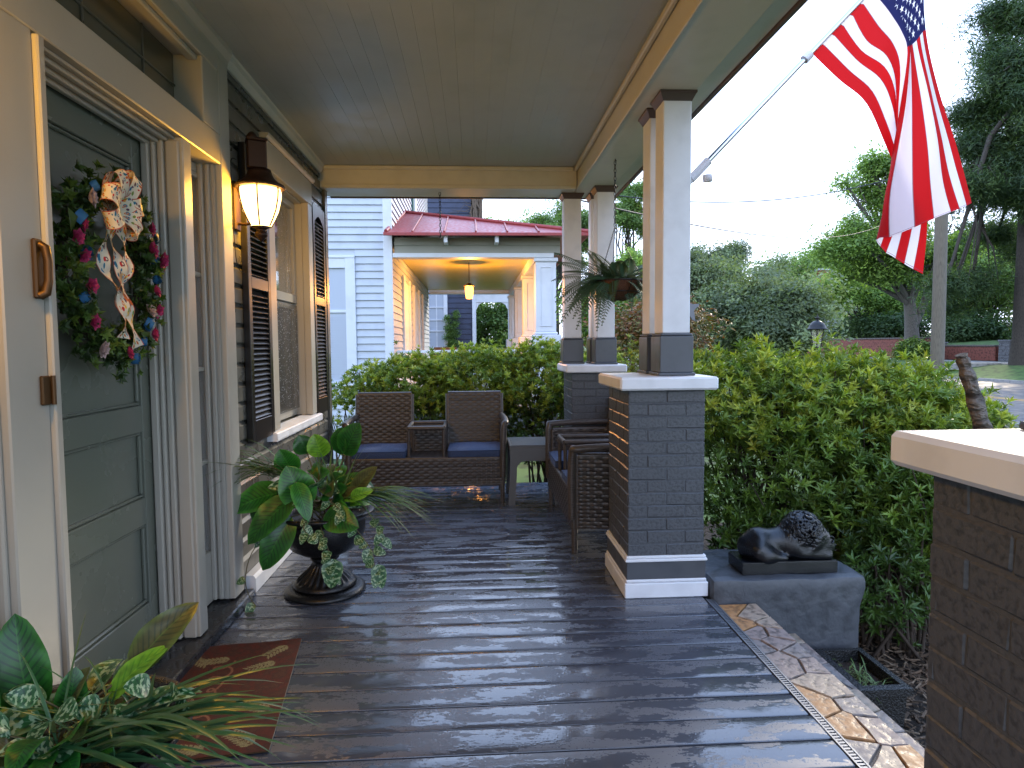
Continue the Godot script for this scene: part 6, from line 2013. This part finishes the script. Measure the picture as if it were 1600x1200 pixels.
func frond(parent: Node3D, a: Vector3, dir: Vector3, length: float, droop: float, m: Material) -> void:
	var g := Geo.new()
	var n := 30
	var roll := rr(-0.9, 0.9)
	var rach := PackedVector3Array()
	for i in n + 1:
		var t := float(i) / n
		rach.append(a + dir * length * t - V(0, droop * pow(t, 2.2), 0))
	g.tube(rach, PackedFloat32Array([0.0022]), 4, false)
	for i in range(2, n + 1):
		var t := float(i) / n
		var along := (rach[i] - rach[i - 1]).normalized()
		var s := along.cross(V(0, 1, 0)).normalized().rotated(along, roll)
		var up := s.cross(along)
		var l := 0.074 * pow(sin(PI * clampf(t * 0.93 + 0.05, 0, 1)), 0.7) * (1.0 - 0.35 * t)
		for q in [-1.0, 1.0]:
			leaf_flat(g, rach[i], (s * q + along * 0.4 - V(0, 0.3, 0)).normalized(), up, l, 0.0095, 0.1, 0.12)
	part(g, "frond", m, parent)

func basket() -> void:
	var c := V(0.933, 1.565, -4.2)
	var b := thing("hanging_basket", "coir lined hanging basket on a chain under the porch beam", "basket", c)
	var co := weathered(mat("coir", lin(0.16, 0.062, 0.028), 0.95), T.fine, 0.5, V(9, 9, 9), 1.2)
	var g := Geo.new()
	g.lathe([[0.0, -0.085], [0.05, -0.083], [0.095, -0.066], [0.13, -0.035], [0.152, 0.005], [0.158, 0.035], [0.15, 0.042], [0.14, 0.03], [0.0, 0.02]], Vector3.ZERO, 40)
	part(g, "coir_liner", co, b)
	var fz := Geo.new()
	for i in 420:
		var a := rr(0, TAU)
		var e := rr(-1.4, 0.2)
		var p := V(cos(a) * cos(e) * 0.152, 0.02 + sin(e) * 0.105, sin(a) * cos(e) * 0.152)
		var q := p + V(rr(-1, 1), rr(-1, 0.3), rr(-1, 1)) * 0.016
		fz.tri(p, q, p + V(0.001, 0.001, 0.001)); fz.tri(p, p + V(0.0, 0.0015, 0.001), q)
	part(fz, "loose_fibres", co, b).set_meta("kind", "stuff")
	var wr := Geo.new()
	for k in 10:
		var a := TAU * k / 10
		wr.tube(PackedVector3Array([V(cos(a) * 0.164, 0.035, sin(a) * 0.164), V(cos(a) * 0.155, 0.0, sin(a) * 0.155), V(cos(a) * 0.11, -0.058, sin(a) * 0.11), V(cos(a) * 0.03, -0.089, sin(a) * 0.03)]), PackedFloat32Array([0.0022]), 5, false)
	for q in [[0.165, 0.036], [0.135, -0.034]]:
		var ring := PackedVector3Array()
		for k in 33:
			ring.append(V(cos(TAU * k / 32) * q[0], q[1], sin(TAU * k / 32) * q[0]))
		wr.tube(ring, PackedFloat32Array([0.003]), 5, false)
	part(wr, "wire_frame", M.iron_black, b)
	var ch := Geo.new()
	var top := V(-0.02, 0.385, 0)
	for k in 3:
		var a := TAU * k / 3 + 0.5
		chain(ch, V(cos(a) * 0.16, 0.04, sin(a) * 0.16), top, 0.014, 0.0013)
	chain(ch, top, V(-0.02, 0.80, 0), 0.03, 0.0026)
	ch.tube(PackedVector3Array([V(-0.02, 0.79, 0), V(-0.012, 0.80, 0), V(-0.02, 0.814, 0)]), PackedFloat32Array([0.003]), 5)
	part(ch, "chain", M.iron_black, b)
	var f := thing("fern", "dark green fern spilling from the hanging basket", "plant", c + V(0, 0.03, 0))
	var fm := leaf_mat("fern_leaf", lin(0.03, 0.075, 0.035), 0.45, 0.3)
	for q in [[V(-0.9, 0.75, 0.1), 0.46, 0.10], [V(-1, 0.45, 0.3), 0.5, 0.3], [V(-1, 0.3, 0.0), 0.46, 0.32], [V(-0.9, 0.15, 0.35), 0.46, 0.36], [V(-0.8, 0.4, 0.6), 0.42, 0.38], [V(-0.7, 0.3, -0.4), 0.4, 0.26], [V(-0.45, 0.5, 0.7), 0.36, 0.4], [V(0.7, 0.6, 0.3), 0.36, 0.15], [V(0.9, 0.35, 0.1), 0.34, 0.2], [V(0.6, 0.7, -0.4), 0.36, 0.12], [V(0.1, 0.9, 0.4), 0.26, 0.12], [V(-0.2, 0.8, -0.3), 0.28, 0.12], [V(0.5, 0.3, 0.8), 0.3, 0.26], [V(-0.6, 0.9, 0.3), 0.36, 0.08], [V(0.3, 0.4, -0.8), 0.34, 0.2], [V(-0.3, 0.4, -0.9), 0.36, 0.24], [V(-0.15, 0.45, 0.9), 0.28, 0.26], [V(0.95, 0.5, -0.3), 0.36, 0.2], [V(-1, 0.55, -0.15), 0.42, 0.18], [V(-0.85, 0.35, 0.15), 0.36, 0.22]]:
		for k in 3:
			var dr: Vector3 = (q[0].normalized() + V(rr(-0.25, 0.25), rr(-0.15, 0.2), rr(-0.25, 0.25)) * (0.0 if k == 0 else 1.0)).normalized()
			frond(f, V(rr(-0.06, 0.06), 0.0, rr(-0.06, 0.06)), dr, q[1] * (1.0 if k == 0 else rr(0.6, 0.95)), q[2] * (1.0 if k == 0 else rr(0.7, 1.2)), fm)

# ---- flag -----------------------------------------------------------------
func flag_texture() -> ImageTexture:
	# hoist at the left edge, top edge of the flag at the top
	var w := 1216
	var h := 640
	var im := Image.create(w, h, false, Image.FORMAT_RGB8)
	var red := Color(0.78, 0.03, 0.07)
	var white := Color(0.93, 0.92, 0.95)
	for i in 13:
		im.fill_rect(Rect2i(0, int(h * i / 13.0), w, int(h / 13.0) + 1), red if i % 2 == 0 else white)
	for i in range(1, 13):
		im.fill_rect(Rect2i(0, int(h * i / 13.0) - 1, w, 2), Color(0.62, 0.45, 0.5))
	var cw := int(w * 0.40)
	var chh := int(h * 7 / 13.0)
	im.fill_rect(Rect2i(0, 0, cw, chh), Color(0.10, 0.11, 0.33))
	var star := PackedVector2Array()
	for k in 10:
		var r := 21.0 if k % 2 == 0 else 8.4
		star.append(V2(sin(PI * k / 5), -cos(PI * k / 5)) * r)
	for row in 9:
		for cix in (6 if row % 2 == 0 else 5):
			var c := V2(cw * (cix * 2 + (1 if row % 2 == 0 else 2)) / 12.0, chh * (row + 1) / 10.0)
			for y in range(-22, 23):
				for x in range(-22, 23):
					if Geometry2D.is_point_in_polygon(V2(x, y), star):
						im.set_pixel(int(c.x) + x, int(c.y) + y, Color(0.95, 0.95, 0.97))
	im.fill_rect(Rect2i(w - 9, 0, 2, h), Color(0.55, 0.3, 0.4))
	return ImageTexture.create_from_image(im)

func flag() -> void:
	var z := -3.17
	var po := thing("flagpole", "slim aluminium flagpole slanting out from the near column", "flagpole", V(1.035, 2.0, z))
	var al := mat("aluminium", lin(0.6, 0.61, 0.63), 0.28, 1.0)
	var wp := mat("pole_white", lin(0.62, 0.6, 0.64), 0.4)
	var d := V(0.695, 0.715, -0.02).normalized()
	var a := V(0.06, 0.03, 0)
	var g := Geo.new()
	g.bar(a, a + d * 1.9, 0.0125, 14)
	part(g, "pole", al, po)
	g = Geo.new()
	g.bar(a + d * 0.76, a + d * 0.80, 0.022, 14)
	part(g, "collar", wp, po)
	g = Geo.new()
	g.box(V(-0.0, -0.06, -0.025), V(0.008, 0.07, 0.025), 0.003)
	g.bar(a - d * 0.05, a + d * 0.075, 0.021, 14)
	g.tube(PackedVector3Array([V(0.005, -0.03, 0), V(0.03, 0.0, 0), a]), PackedFloat32Array([0.016, 0.018, 0.02]), 10)
	g.lathe([[0.0, -0.02], [0.022, -0.018], [0.024, 0.012], [0.0, 0.016]], V(0.105, 0.0, 0.012), 14)
	part(g, "bracket", wp, po)
	g = Geo.new()
	g.lathe([[0.0, -0.02], [0.02, -0.012], [0.026, 0.0], [0.02, 0.014], [0.0, 0.022]], a + d * 1.915, 16)
	part(g, "ball", al, po)
	# the cloth: v runs from the flag's lower edge (at the collar) to its top edge (up the pole), t along the fly
	var f := thing("national_flag", "American flag with stars and stripes hanging folded from the slanting pole", "flag", V(1.035, 2.0, z))
	var h0 := a + d * 0.81
	var hl := 0.86
	# each line of the fly, from the pole down to its end, as (x out, y up, z towards the steps) from the collar:
	# the lower stripes sweep to a fold and hang behind, the upper stripes hang in front
	var keys := [
		[0.000, [V(0.000, 0.000, 0.000), V(0.138, -0.136, 0.010), V(0.269, -0.250, 0.020), V(0.393, -0.444, 0.000), V(0.485, -0.557, -0.030), V(0.607, -0.653, -0.050), V(0.646, -0.802, -0.050), V(0.630, -1.068, -0.050)]],
		[0.154, [V(0.099, 0.098, 0.000), V(0.223, -0.033, 0.015), V(0.338, -0.129, 0.030), V(0.407, -0.250, 0.010), V(0.465, -0.411, -0.030), V(0.551, -0.573, -0.050), V(0.583, -0.766, -0.050), V(0.538, -1.016, -0.045)]],
		[0.308, [V(0.197, 0.197, 0.000), V(0.262, 0.051, 0.020), V(0.354, -0.026, 0.035), V(0.420, -0.136, 0.020), V(0.459, -0.330, -0.020), V(0.498, -0.524, -0.040), V(0.492, -0.751, -0.045), V(0.423, -0.962, -0.040)]],
		[0.460, [V(0.292, 0.301, 0.000), V(0.377, 0.194, 0.020), V(0.432, 0.090, 0.040), V(0.459, -0.013, 0.035), V(0.449, -0.250, 0.000), V(0.432, -0.459, -0.015), V(0.416, -0.686, -0.020), V(0.371, -0.900, -0.020)]],
		[0.500, [V(0.318, 0.324, 0.000), V(0.404, 0.236, 0.020), V(0.453, 0.123, 0.035), V(0.465, -0.006, 0.045), V(0.446, -0.250, 0.045), V(0.413, -0.492, 0.035), V(0.383, -0.703, 0.020), V(0.368, -0.893, 0.010)]],
		[0.540, [V(0.344, 0.349, 0.000), V(0.420, 0.253, 0.000), V(0.456, 0.123, 0.010), V(0.462, -0.023, 0.045), V(0.440, -0.265, 0.070), V(0.404, -0.509, 0.075), V(0.374, -0.718, 0.070), V(0.377, -0.900, 0.060)]],
		[0.650, [V(0.413, 0.420, 0.000), V(0.465, 0.301, -0.005), V(0.485, 0.155, 0.000), V(0.492, -0.006, 0.030), V(0.498, -0.233, 0.060), V(0.508, -0.459, 0.075), V(0.525, -0.653, 0.075), V(0.551, -0.831, 0.070)]],
		[0.770, [V(0.492, 0.498, 0.000), V(0.508, 0.382, -0.005), V(0.518, 0.220, -0.010), V(0.531, 0.026, 0.010), V(0.564, -0.200, 0.045), V(0.607, -0.427, 0.065), V(0.646, -0.622, 0.065), V(0.698, -0.774, 0.060)]],
		[1.000, [V(0.636, 0.644, 0.000), V(0.597, 0.479, 0.000), V(0.583, 0.317, -0.030), V(0.607, 0.090, -0.030), V(0.662, -0.168, -0.010), V(0.721, -0.379, 0.010), V(0.777, -0.540, 0.010), V(0.842, -0.721, 0.005)]]]
	var lines: Array = []
	for q in keys:
		lines.append(spline(q[1], 5))
	var fg := Geo.new()
	var nv := 52
	var nt: int = lines[0].size()
	var rows: Array = []
	var vs := PackedFloat32Array()
	for i in nv + 1:
		var v := float(i) / nv
		var k := 0
		while k < keys.size() - 2 and v > keys[k + 1][0]:
			k += 1
		var t: float = (v - keys[k][0]) / (keys[k + 1][0] - keys[k][0])
		var row := PackedVector3Array()
		for j in nt:
			var p0: Vector3 = lines[maxi(k - 1, 0)][j]
			var p1: Vector3 = lines[k][j]
			var p2: Vector3 = lines[k + 1][j]
			var p3: Vector3 = lines[mini(k + 2, keys.size() - 1)][j]
			var p := p1.lerp(p2, t)
			var s := float(j) / (nt - 1)
			p += V(0.004 * sin(v * 23.0 + s * 7.0), 0, 0.006 * sin(v * 19.0 + s * 9.0)) * minf(1.0, s * 5.0)
			row.append(h0 + (d * hl * v if j == 0 else p))
		rows.append(row)
		vs.append(v)
	fg.grid(rows)
	for i in nv + 1:
		for j in nt:
			fg.uv[i * nt + j] = V2(float(j) / (nt - 1), 1.0 - vs[i])
	var fm := mat("flag_cloth", Color.WHITE, 0.75)
	fm.albedo_texture = flag_texture()
	fm.cull_mode = BaseMaterial3D.CULL_DISABLED
	fm.backlight_enabled = true
	fm.backlight = Color(1, 1, 1)
	part(fg, "cloth", fm, f)

# ---- lion -----------------------------------------------------------------
func nets(prims: Array, k: float, lo: Vector3, hi: Vector3, cell: float, bump: Callable) -> Geo:
	var nx := int((hi.x - lo.x) / cell) + 2
	var ny := int((hi.y - lo.y) / cell) + 2
	var nz := int((hi.z - lo.z) / cell) + 2
	var val := PackedFloat32Array()
	val.resize(nx * ny * nz)
	var id := 0
	for z in nz:
		for y in ny:
			for x in nx:
				var p := lo + V(x, y, z) * cell
				var acc := 0.0
				for q in prims:
					var a: Vector3 = q[0]
					var ab: Vector3 = q[1] - a
					var t := 0.0
					var l2 := ab.length_squared()
					if l2 > 0.0:
						t = clampf((p - a).dot(ab) / l2, 0, 1)
					var dd := p.distance_to(a + ab * t) - lerpf(q[2], q[3], t)
					if dd < 0.12:
						acc += exp(-dd * k)
				var ds := -log(maxf(acc, 1e-9)) / k
				if absf(ds) < 0.05:
					ds += bump.call(p)
				val[id] = ds
				id += 1
	var g := Geo.new()
	var vid := {}
	var sx := 1
	var sy := nx
	var sz := nx * ny
	for z in nz - 1:
		for y in ny - 1:
			for x in nx - 1:
				var i := x + y * sy + z * sz
				var c := Vector3.ZERO
				var m := 0
				for e in [[0, 0, 0, 1, 0, 0], [0, 1, 0, 1, 1, 0], [0, 0, 1, 1, 0, 1], [0, 1, 1, 1, 1, 1], [0, 0, 0, 0, 1, 0], [1, 0, 0, 1, 1, 0], [0, 0, 1, 0, 1, 1], [1, 0, 1, 1, 1, 1], [0, 0, 0, 0, 0, 1], [1, 0, 0, 1, 0, 1], [0, 1, 0, 0, 1, 1], [1, 1, 0, 1, 1, 1]]:
					var va := val[i + e[0] + e[1] * sy + e[2] * sz]
					var vb := val[i + e[3] + e[4] * sy + e[5] * sz]
					if (va < 0.0) != (vb < 0.0):
						var t := va / (va - vb)
						c += V(lerpf(e[0], e[3], t), lerpf(e[1], e[4], t), lerpf(e[2], e[5], t))
						m += 1
				if m > 0:
					var gr := V(val[i + 1] - val[i] + val[i + 1 + sy] - val[i + sy], val[i + sy] - val[i] + val[i + sy + 1] - val[i + 1], val[i + sz] - val[i] + val[i + sz + 1] - val[i + 1])
					vid[i] = g.put(lo + (V(x, y, z) + c / m) * cell, gr.normalized())
	for i in vid:
		for ax in [[sx, sy, sz], [sy, sz, sx], [sz, sx, sy]]:
			var j: int = i + ax[0]
			if j >= val.size() or (val[i] < 0.0) == (val[j] < 0.0):
				continue
			var q := [i, i - ax[1], i - ax[1] - ax[2], i - ax[2]]
			if not (vid.has(q[1]) and vid.has(q[2]) and vid.has(q[3])):
				continue
			var r := [vid[q[0]], vid[q[1]], vid[q[2]], vid[q[3]]]
			if val[i] < 0.0:
				r.reverse()
			for o in [0, 1, 2, 0, 2, 3]:
				g.ix.append(r[o])
	return g

func lion() -> void:
	var s := thing("lion_statue", "glossy black statue of a sleeping lion on the block beside the steps", "statue", V(1.50, 0.092, -3.075))
	var gl := weathered(mat("statue_black", lin(0.006, 0.0065, 0.009), 0.2, 0.0, 0.52), T.fine, 0.7, V(8, 8, 8), 0.12, 0.04, 0.11)
	var bs := rough_box(V(-0.235, 0.0, -0.09), V(0.235, 0.062, 0.09), 0.012, 0.004, 8, 0.004)
	part(bs, "base", gl, s)
	var pr := [
		[V(-0.155, 0.115, -0.01), V(-0.12, 0.135, -0.01), 0.062, 0.068], [V(-0.13, 0.10, 0.04), V(-0.10, 0.085, 0.055), 0.055, 0.045], [V(-0.10, 0.075, 0.06), V(-0.02, 0.072, 0.07), 0.026, 0.018],
		[V(-0.10, 0.125, -0.005), V(0.03, 0.145, 0.0), 0.062, 0.066], [V(0.04, 0.12, 0.02), V(0.06, 0.14, -0.01), 0.066, 0.07], [V(0.07, 0.09, 0.062), V(0.20, 0.076, 0.062), 0.026, 0.021], [V(0.07, 0.09, -0.05), V(0.20, 0.076, -0.05), 0.026, 0.021],
		[V(0.07, 0.19, 0.0), V(0.125, 0.175, 0.01), 0.078, 0.078], [V(0.10, 0.23, 0.0), V(0.13, 0.22, 0.01), 0.05, 0.045], [V(0.13, 0.13, 0.02), V(0.15, 0.11, 0.02), 0.07, 0.06], [V(0.185, 0.15, 0.02), V(0.20, 0.125, 0.025), 0.046, 0.04], [V(0.205, 0.125, 0.025), V(0.225, 0.11, 0.028), 0.03, 0.024], [V(-0.19, 0.08, 0.0), V(-0.12, 0.07, 0.075), 0.014, 0.012]]
	var f := FastNoiseLite.new()
	f.seed = 4
	f.frequency = 26.0
	f.fractal_octaves = 2
	var bump := func(p: Vector3) -> float:
		var mane := 1.0 - smoothstep(0.085, 0.115, p.distance_to(V(0.095, 0.18, 0.0)))
		return mane * (f.get_noise_3d(p.x, p.y, p.z) * 0.014 + 0.004 * sin(p.x * 120.0 + 6.0 * f.get_noise_3d(p.z, p.y, p.x)))
	part(nets(pr, 95.0, V(-0.24, 0.05, -0.11), V(0.26, 0.31, 0.12), 0.0075, bump), "body", gl, s)
	# locks of the mane: short curled tufts over the neck
	var mg := Geo.new()
	for i in 230:
		var d := V(rng.randfn(), rng.randfn() * 0.9 + 0.35, rng.randfn()).normalized()
		if d.x > 0.55 and d.y < 0.4:
			continue
		var c := V(0.095, 0.182, 0.005) + V(d.x * 0.094, d.y * 0.092, d.z * 0.086)
		var t := d.cross(V(rr(-1, 1), rr(-1, 1), rr(-1, 1))).normalized()
		var b := d.cross(t)
		var path := PackedVector3Array()
		for k in 8:
			var an := k * 0.75
			var r := 0.017 * (1.0 - k / 9.0)
			path.append(c + (t * cos(an) + b * sin(an)) * r + d * 0.0012 * k)
		mg.tube(path, PackedFloat32Array([0.0075, 0.0075, 0.007, 0.0065, 0.006, 0.005, 0.004, 0.002]), 5, false)
	part(mg, "mane", gl, s)
	# face: brow, nose, closed eye, ear
	var fg := Geo.new()
	fg.lathe([[0.0, -0.009], [0.009, -0.004], [0.011, 0.003], [0.0, 0.009]], V(0.249, 0.118, 0.028), 10)
	fg.tube(spline([V(0.222, 0.152, 0.052), V(0.228, 0.145, 0.06), V(0.218, 0.138, 0.066)], 4), PackedFloat32Array([0.004]), 6)
	fg.tube(spline([V(0.20, 0.168, 0.05), V(0.225, 0.166, 0.055), V(0.236, 0.152, 0.05)], 4), PackedFloat32Array([0.006, 0.005, 0.004]), 6)
	part(fg, "face", gl, s)

# ---- everything small ------------------------------------------------------
func small_things() -> void:
	# doormat
	var dm := thing("doormat", "rust red doormat printed with pale leaves before the door", "mat", V(-0.90, 0.0, -2.24))
	dm.rotation.y = 0.13
	var g := Geo.new()
	var rows: Array = []
	for i in 21:
		var row := PackedVector3Array()
		for j in 13:
			row.append(V(lerpf(-0.235, 0.235, j / 12.0), 0.0105 + 0.0012 * sin(i * 1.7 + j), lerpf(0.375, -0.375, i / 20.0)))
		rows.append(row)
	g.grid(rows)
	var mm := mat("mat_pile", Color.WHITE, 0.95)
	mm.albedo_texture = mat_texture()
	part(g, "pile", mm, dm)
	bx(V(-0.236, 0.002, -0.376), V(0.236, 0.0088, 0.376), "backing", M.iron_black, dm, 0.002)
	# empty chain under the far beam
	var hc := thing("hanging_chain", "empty chain hanging from the far beam before the red roof", "chain", V(-0.25, 2.381, -5.15))
	var cg := Geo.new()
	chain(cg, V(0, 0, 0), V(0, -0.36, 0), 0.03, 0.0026)
	part(cg, "links", M.iron_black, hc)
	# street lantern over the shrubs
	var lp := thing("lamp_post", "black garden lamp post with unlit lantern rising out of the shrubs", "lamp post", V(4.42, -0.5, -8.2))
	var bk: Material = M.iron_black
	var pg := Geo.new()
	pg.tube(PackedVector3Array([V(0, 0, 0), V(0, 1.62, 0)]), PackedFloat32Array([0.035]), 12)
	part(pg, "post", bk, lp)
	var c := V(0, 1.62, 0)
	var lg := mat("lantern_clear", Color(0.8, 0.78, 0.7, 0.35), 0.15)
	lg.transparency = BaseMaterial3D.TRANSPARENCY_ALPHA
	g = Geo.new()
	g.lathe([[0.05, 0.02], [0.085, 0.24]], c, 6)
	part(g, "glass", lg, lp)
	g = Geo.new()
	for k in 6:
		var a := TAU * k / 6
		g.bar(c + V(cos(a) * 0.052, 0.015, sin(a) * 0.052), c + V(cos(a) * 0.088, 0.245, sin(a) * 0.088), 0.006, 6)
	g.lathe([[0.0, 0.0], [0.06, 0.0], [0.06, 0.018], [0.0, 0.02]], c, 18)
	part(g, "cage", bk, lp)
	g = Geo.new()
	g.lathe([[0.0, 0.24], [0.125, 0.24], [0.128, 0.252], [0.11, 0.262], [0.1, 0.29], [0.078, 0.325], [0.045, 0.35], [0.016, 0.358], [0.014, 0.375], [0.024, 0.385], [0.022, 0.4], [0.008, 0.41], [0.006, 0.44], [0.0, 0.45]], c, 24)
	part(g, "roof", bk, lp)
	# grey yard ornament on a stake
	var yo := thing("yard_ornament", "small grey metal cross shaped ornament on a stake beside the column", "ornament", V(1.58, -0.6, -4.75))
	var gm := mat("ornament_grey", lin(0.2, 0.21, 0.24), 0.45, 0.4)
	g = Geo.new()
	g.bar(V(0, 0, 0), V(0.0, 1.98, 0), 0.005, 6)
	part(g, "stake", bk, yo)
	g = Geo.new()
	var poly := PackedVector2Array([V2(-0.062, -0.075), V2(-0.04, -0.055), V2(-0.005, -0.01), V2(0.02, -0.05), V2(0.042, -0.055), V2(0.034, -0.005), V2(0.03, 0.02), V2(0.048, 0.04), V2(0.07, 0.052), V2(0.066, 0.07), V2(0.02, 0.068), V2(-0.005, 0.075), V2(-0.018, 0.058), V2(-0.012, 0.04), V2(-0.03, -0.01), V2(-0.07, -0.06)])
	g.extrude(poly, Transform3D(Basis(), V(0.01, 2.02, -0.006)), 0.012)
	part(g, "figure", gm, yo)
	# grey weathered branch standing behind the pillar with the wet cap
	var dw := thing("weathered_branch", "grey weathered dead branch leaning beyond the wet pillar cap", "branch", V(1.27, -0.6, -1.62))
	var wm := weathered(mat("driftwood", lin(0.19, 0.16, 0.135), 0.9), T.grain, 0.45, V(6, 1.2, 6), 2.5)
	g = Geo.new()
	var path := spline([V(0.13, 0.0, 0.1), V(0.09, 0.9, 0.06), V(0.055, 1.45, 0.03), V(0.03, 1.62, 0.01), V(0.0, 1.73, 0.0), V(-0.012, 1.765, 0.0)], 5)
	var rad := PackedFloat32Array()
	for i in path.size():
		rad.append(lerpf(0.03, 0.0125, float(i) / path.size()) + 0.0025 * sin(i * 2.1))
	g.tube(path, rad, 10)
	part(g, "wood", wm, dw)

func mat_texture() -> ImageTexture:
	var w := 256
	var h := 400
	var im := Image.create(w, h, false, Image.FORMAT_RGB8)
	var f := FastNoiseLite.new()
	f.seed = 5
	f.frequency = 0.035
	f.fractal_octaves = 4
	var r := RandomNumberGenerator.new()
	r.seed = 3
	for y in h:
		for x in w:
			var n := f.get_noise_2d(x, y)
			var c := Color(0.28, 0.085, 0.04).lerp(Color(0.19, 0.095, 0.075), clampf(n * 1.6 + 0.4, 0, 1))
			if n > 0.28:
				c = c.lerp(Color(0.32, 0.16, 0.07), 0.5)
			im.set_pixel(x, y, c * r.randf_range(0.75, 1.15))
	var pale := Color(0.47, 0.46, 0.34)
	# sprays of lobed leaves at the corners and along the edge
	for q in [[225, 22, 2.4], [150, 20, 2.9], [232, 120, 2.6], [40, 30, 0.7], [215, 300, 3.6], [120, 330, 3.2], [40, 200, 0.3], [228, 370, 4.0], [40, 350, 5.6]]:
		for k in 7:
			var o := V2(q[0], q[1]) + Vector2.from_angle(q[2]) * k * 8.0
			for s in [-1.0, 1.0]:
				var dir := Vector2.from_angle(q[2] + s * 0.9)
				for t in 16:
					var e := o + dir * t * 1.1
					var wd := int(2.4 * sin(PI * t / 16.0) * (1.0 - k * 0.09)) + 1
					for yy in range(-wd, wd + 1):
						for xx in range(-wd, wd + 1):
							var px := int(e.x) + xx
							var py := int(e.y) + yy
							if px >= 0 and px < w and py >= 0 and py < h and r.randf() < 0.62:
								im.set_pixel(px, py, pale * r.randf_range(0.7, 1.15))
	# a worn line of looping script across the middle, read from the steps
	var pen := Color(0.46, 0.31, 0.24)
	var sc: Array = []
	for i in 260:
		var t := i / 259.0
		sc.append(V2(118 + 20 * cos(t * TAU * 6.0) * (0.7 + 0.3 * sin(t * 9.0)), 60 + t * 260 + 15 * sin(t * TAU * 6.0)))
	for p in sc:
		for yy in range(-2, 3):
			for xx in range(-2, 3):
				if xx * xx + yy * yy < 6:
					im.set_pixel(int(p.x) + xx, int(p.y) + yy, pen * r.randf_range(0.75, 1.1))
	return ImageTexture.create_from_image(im)
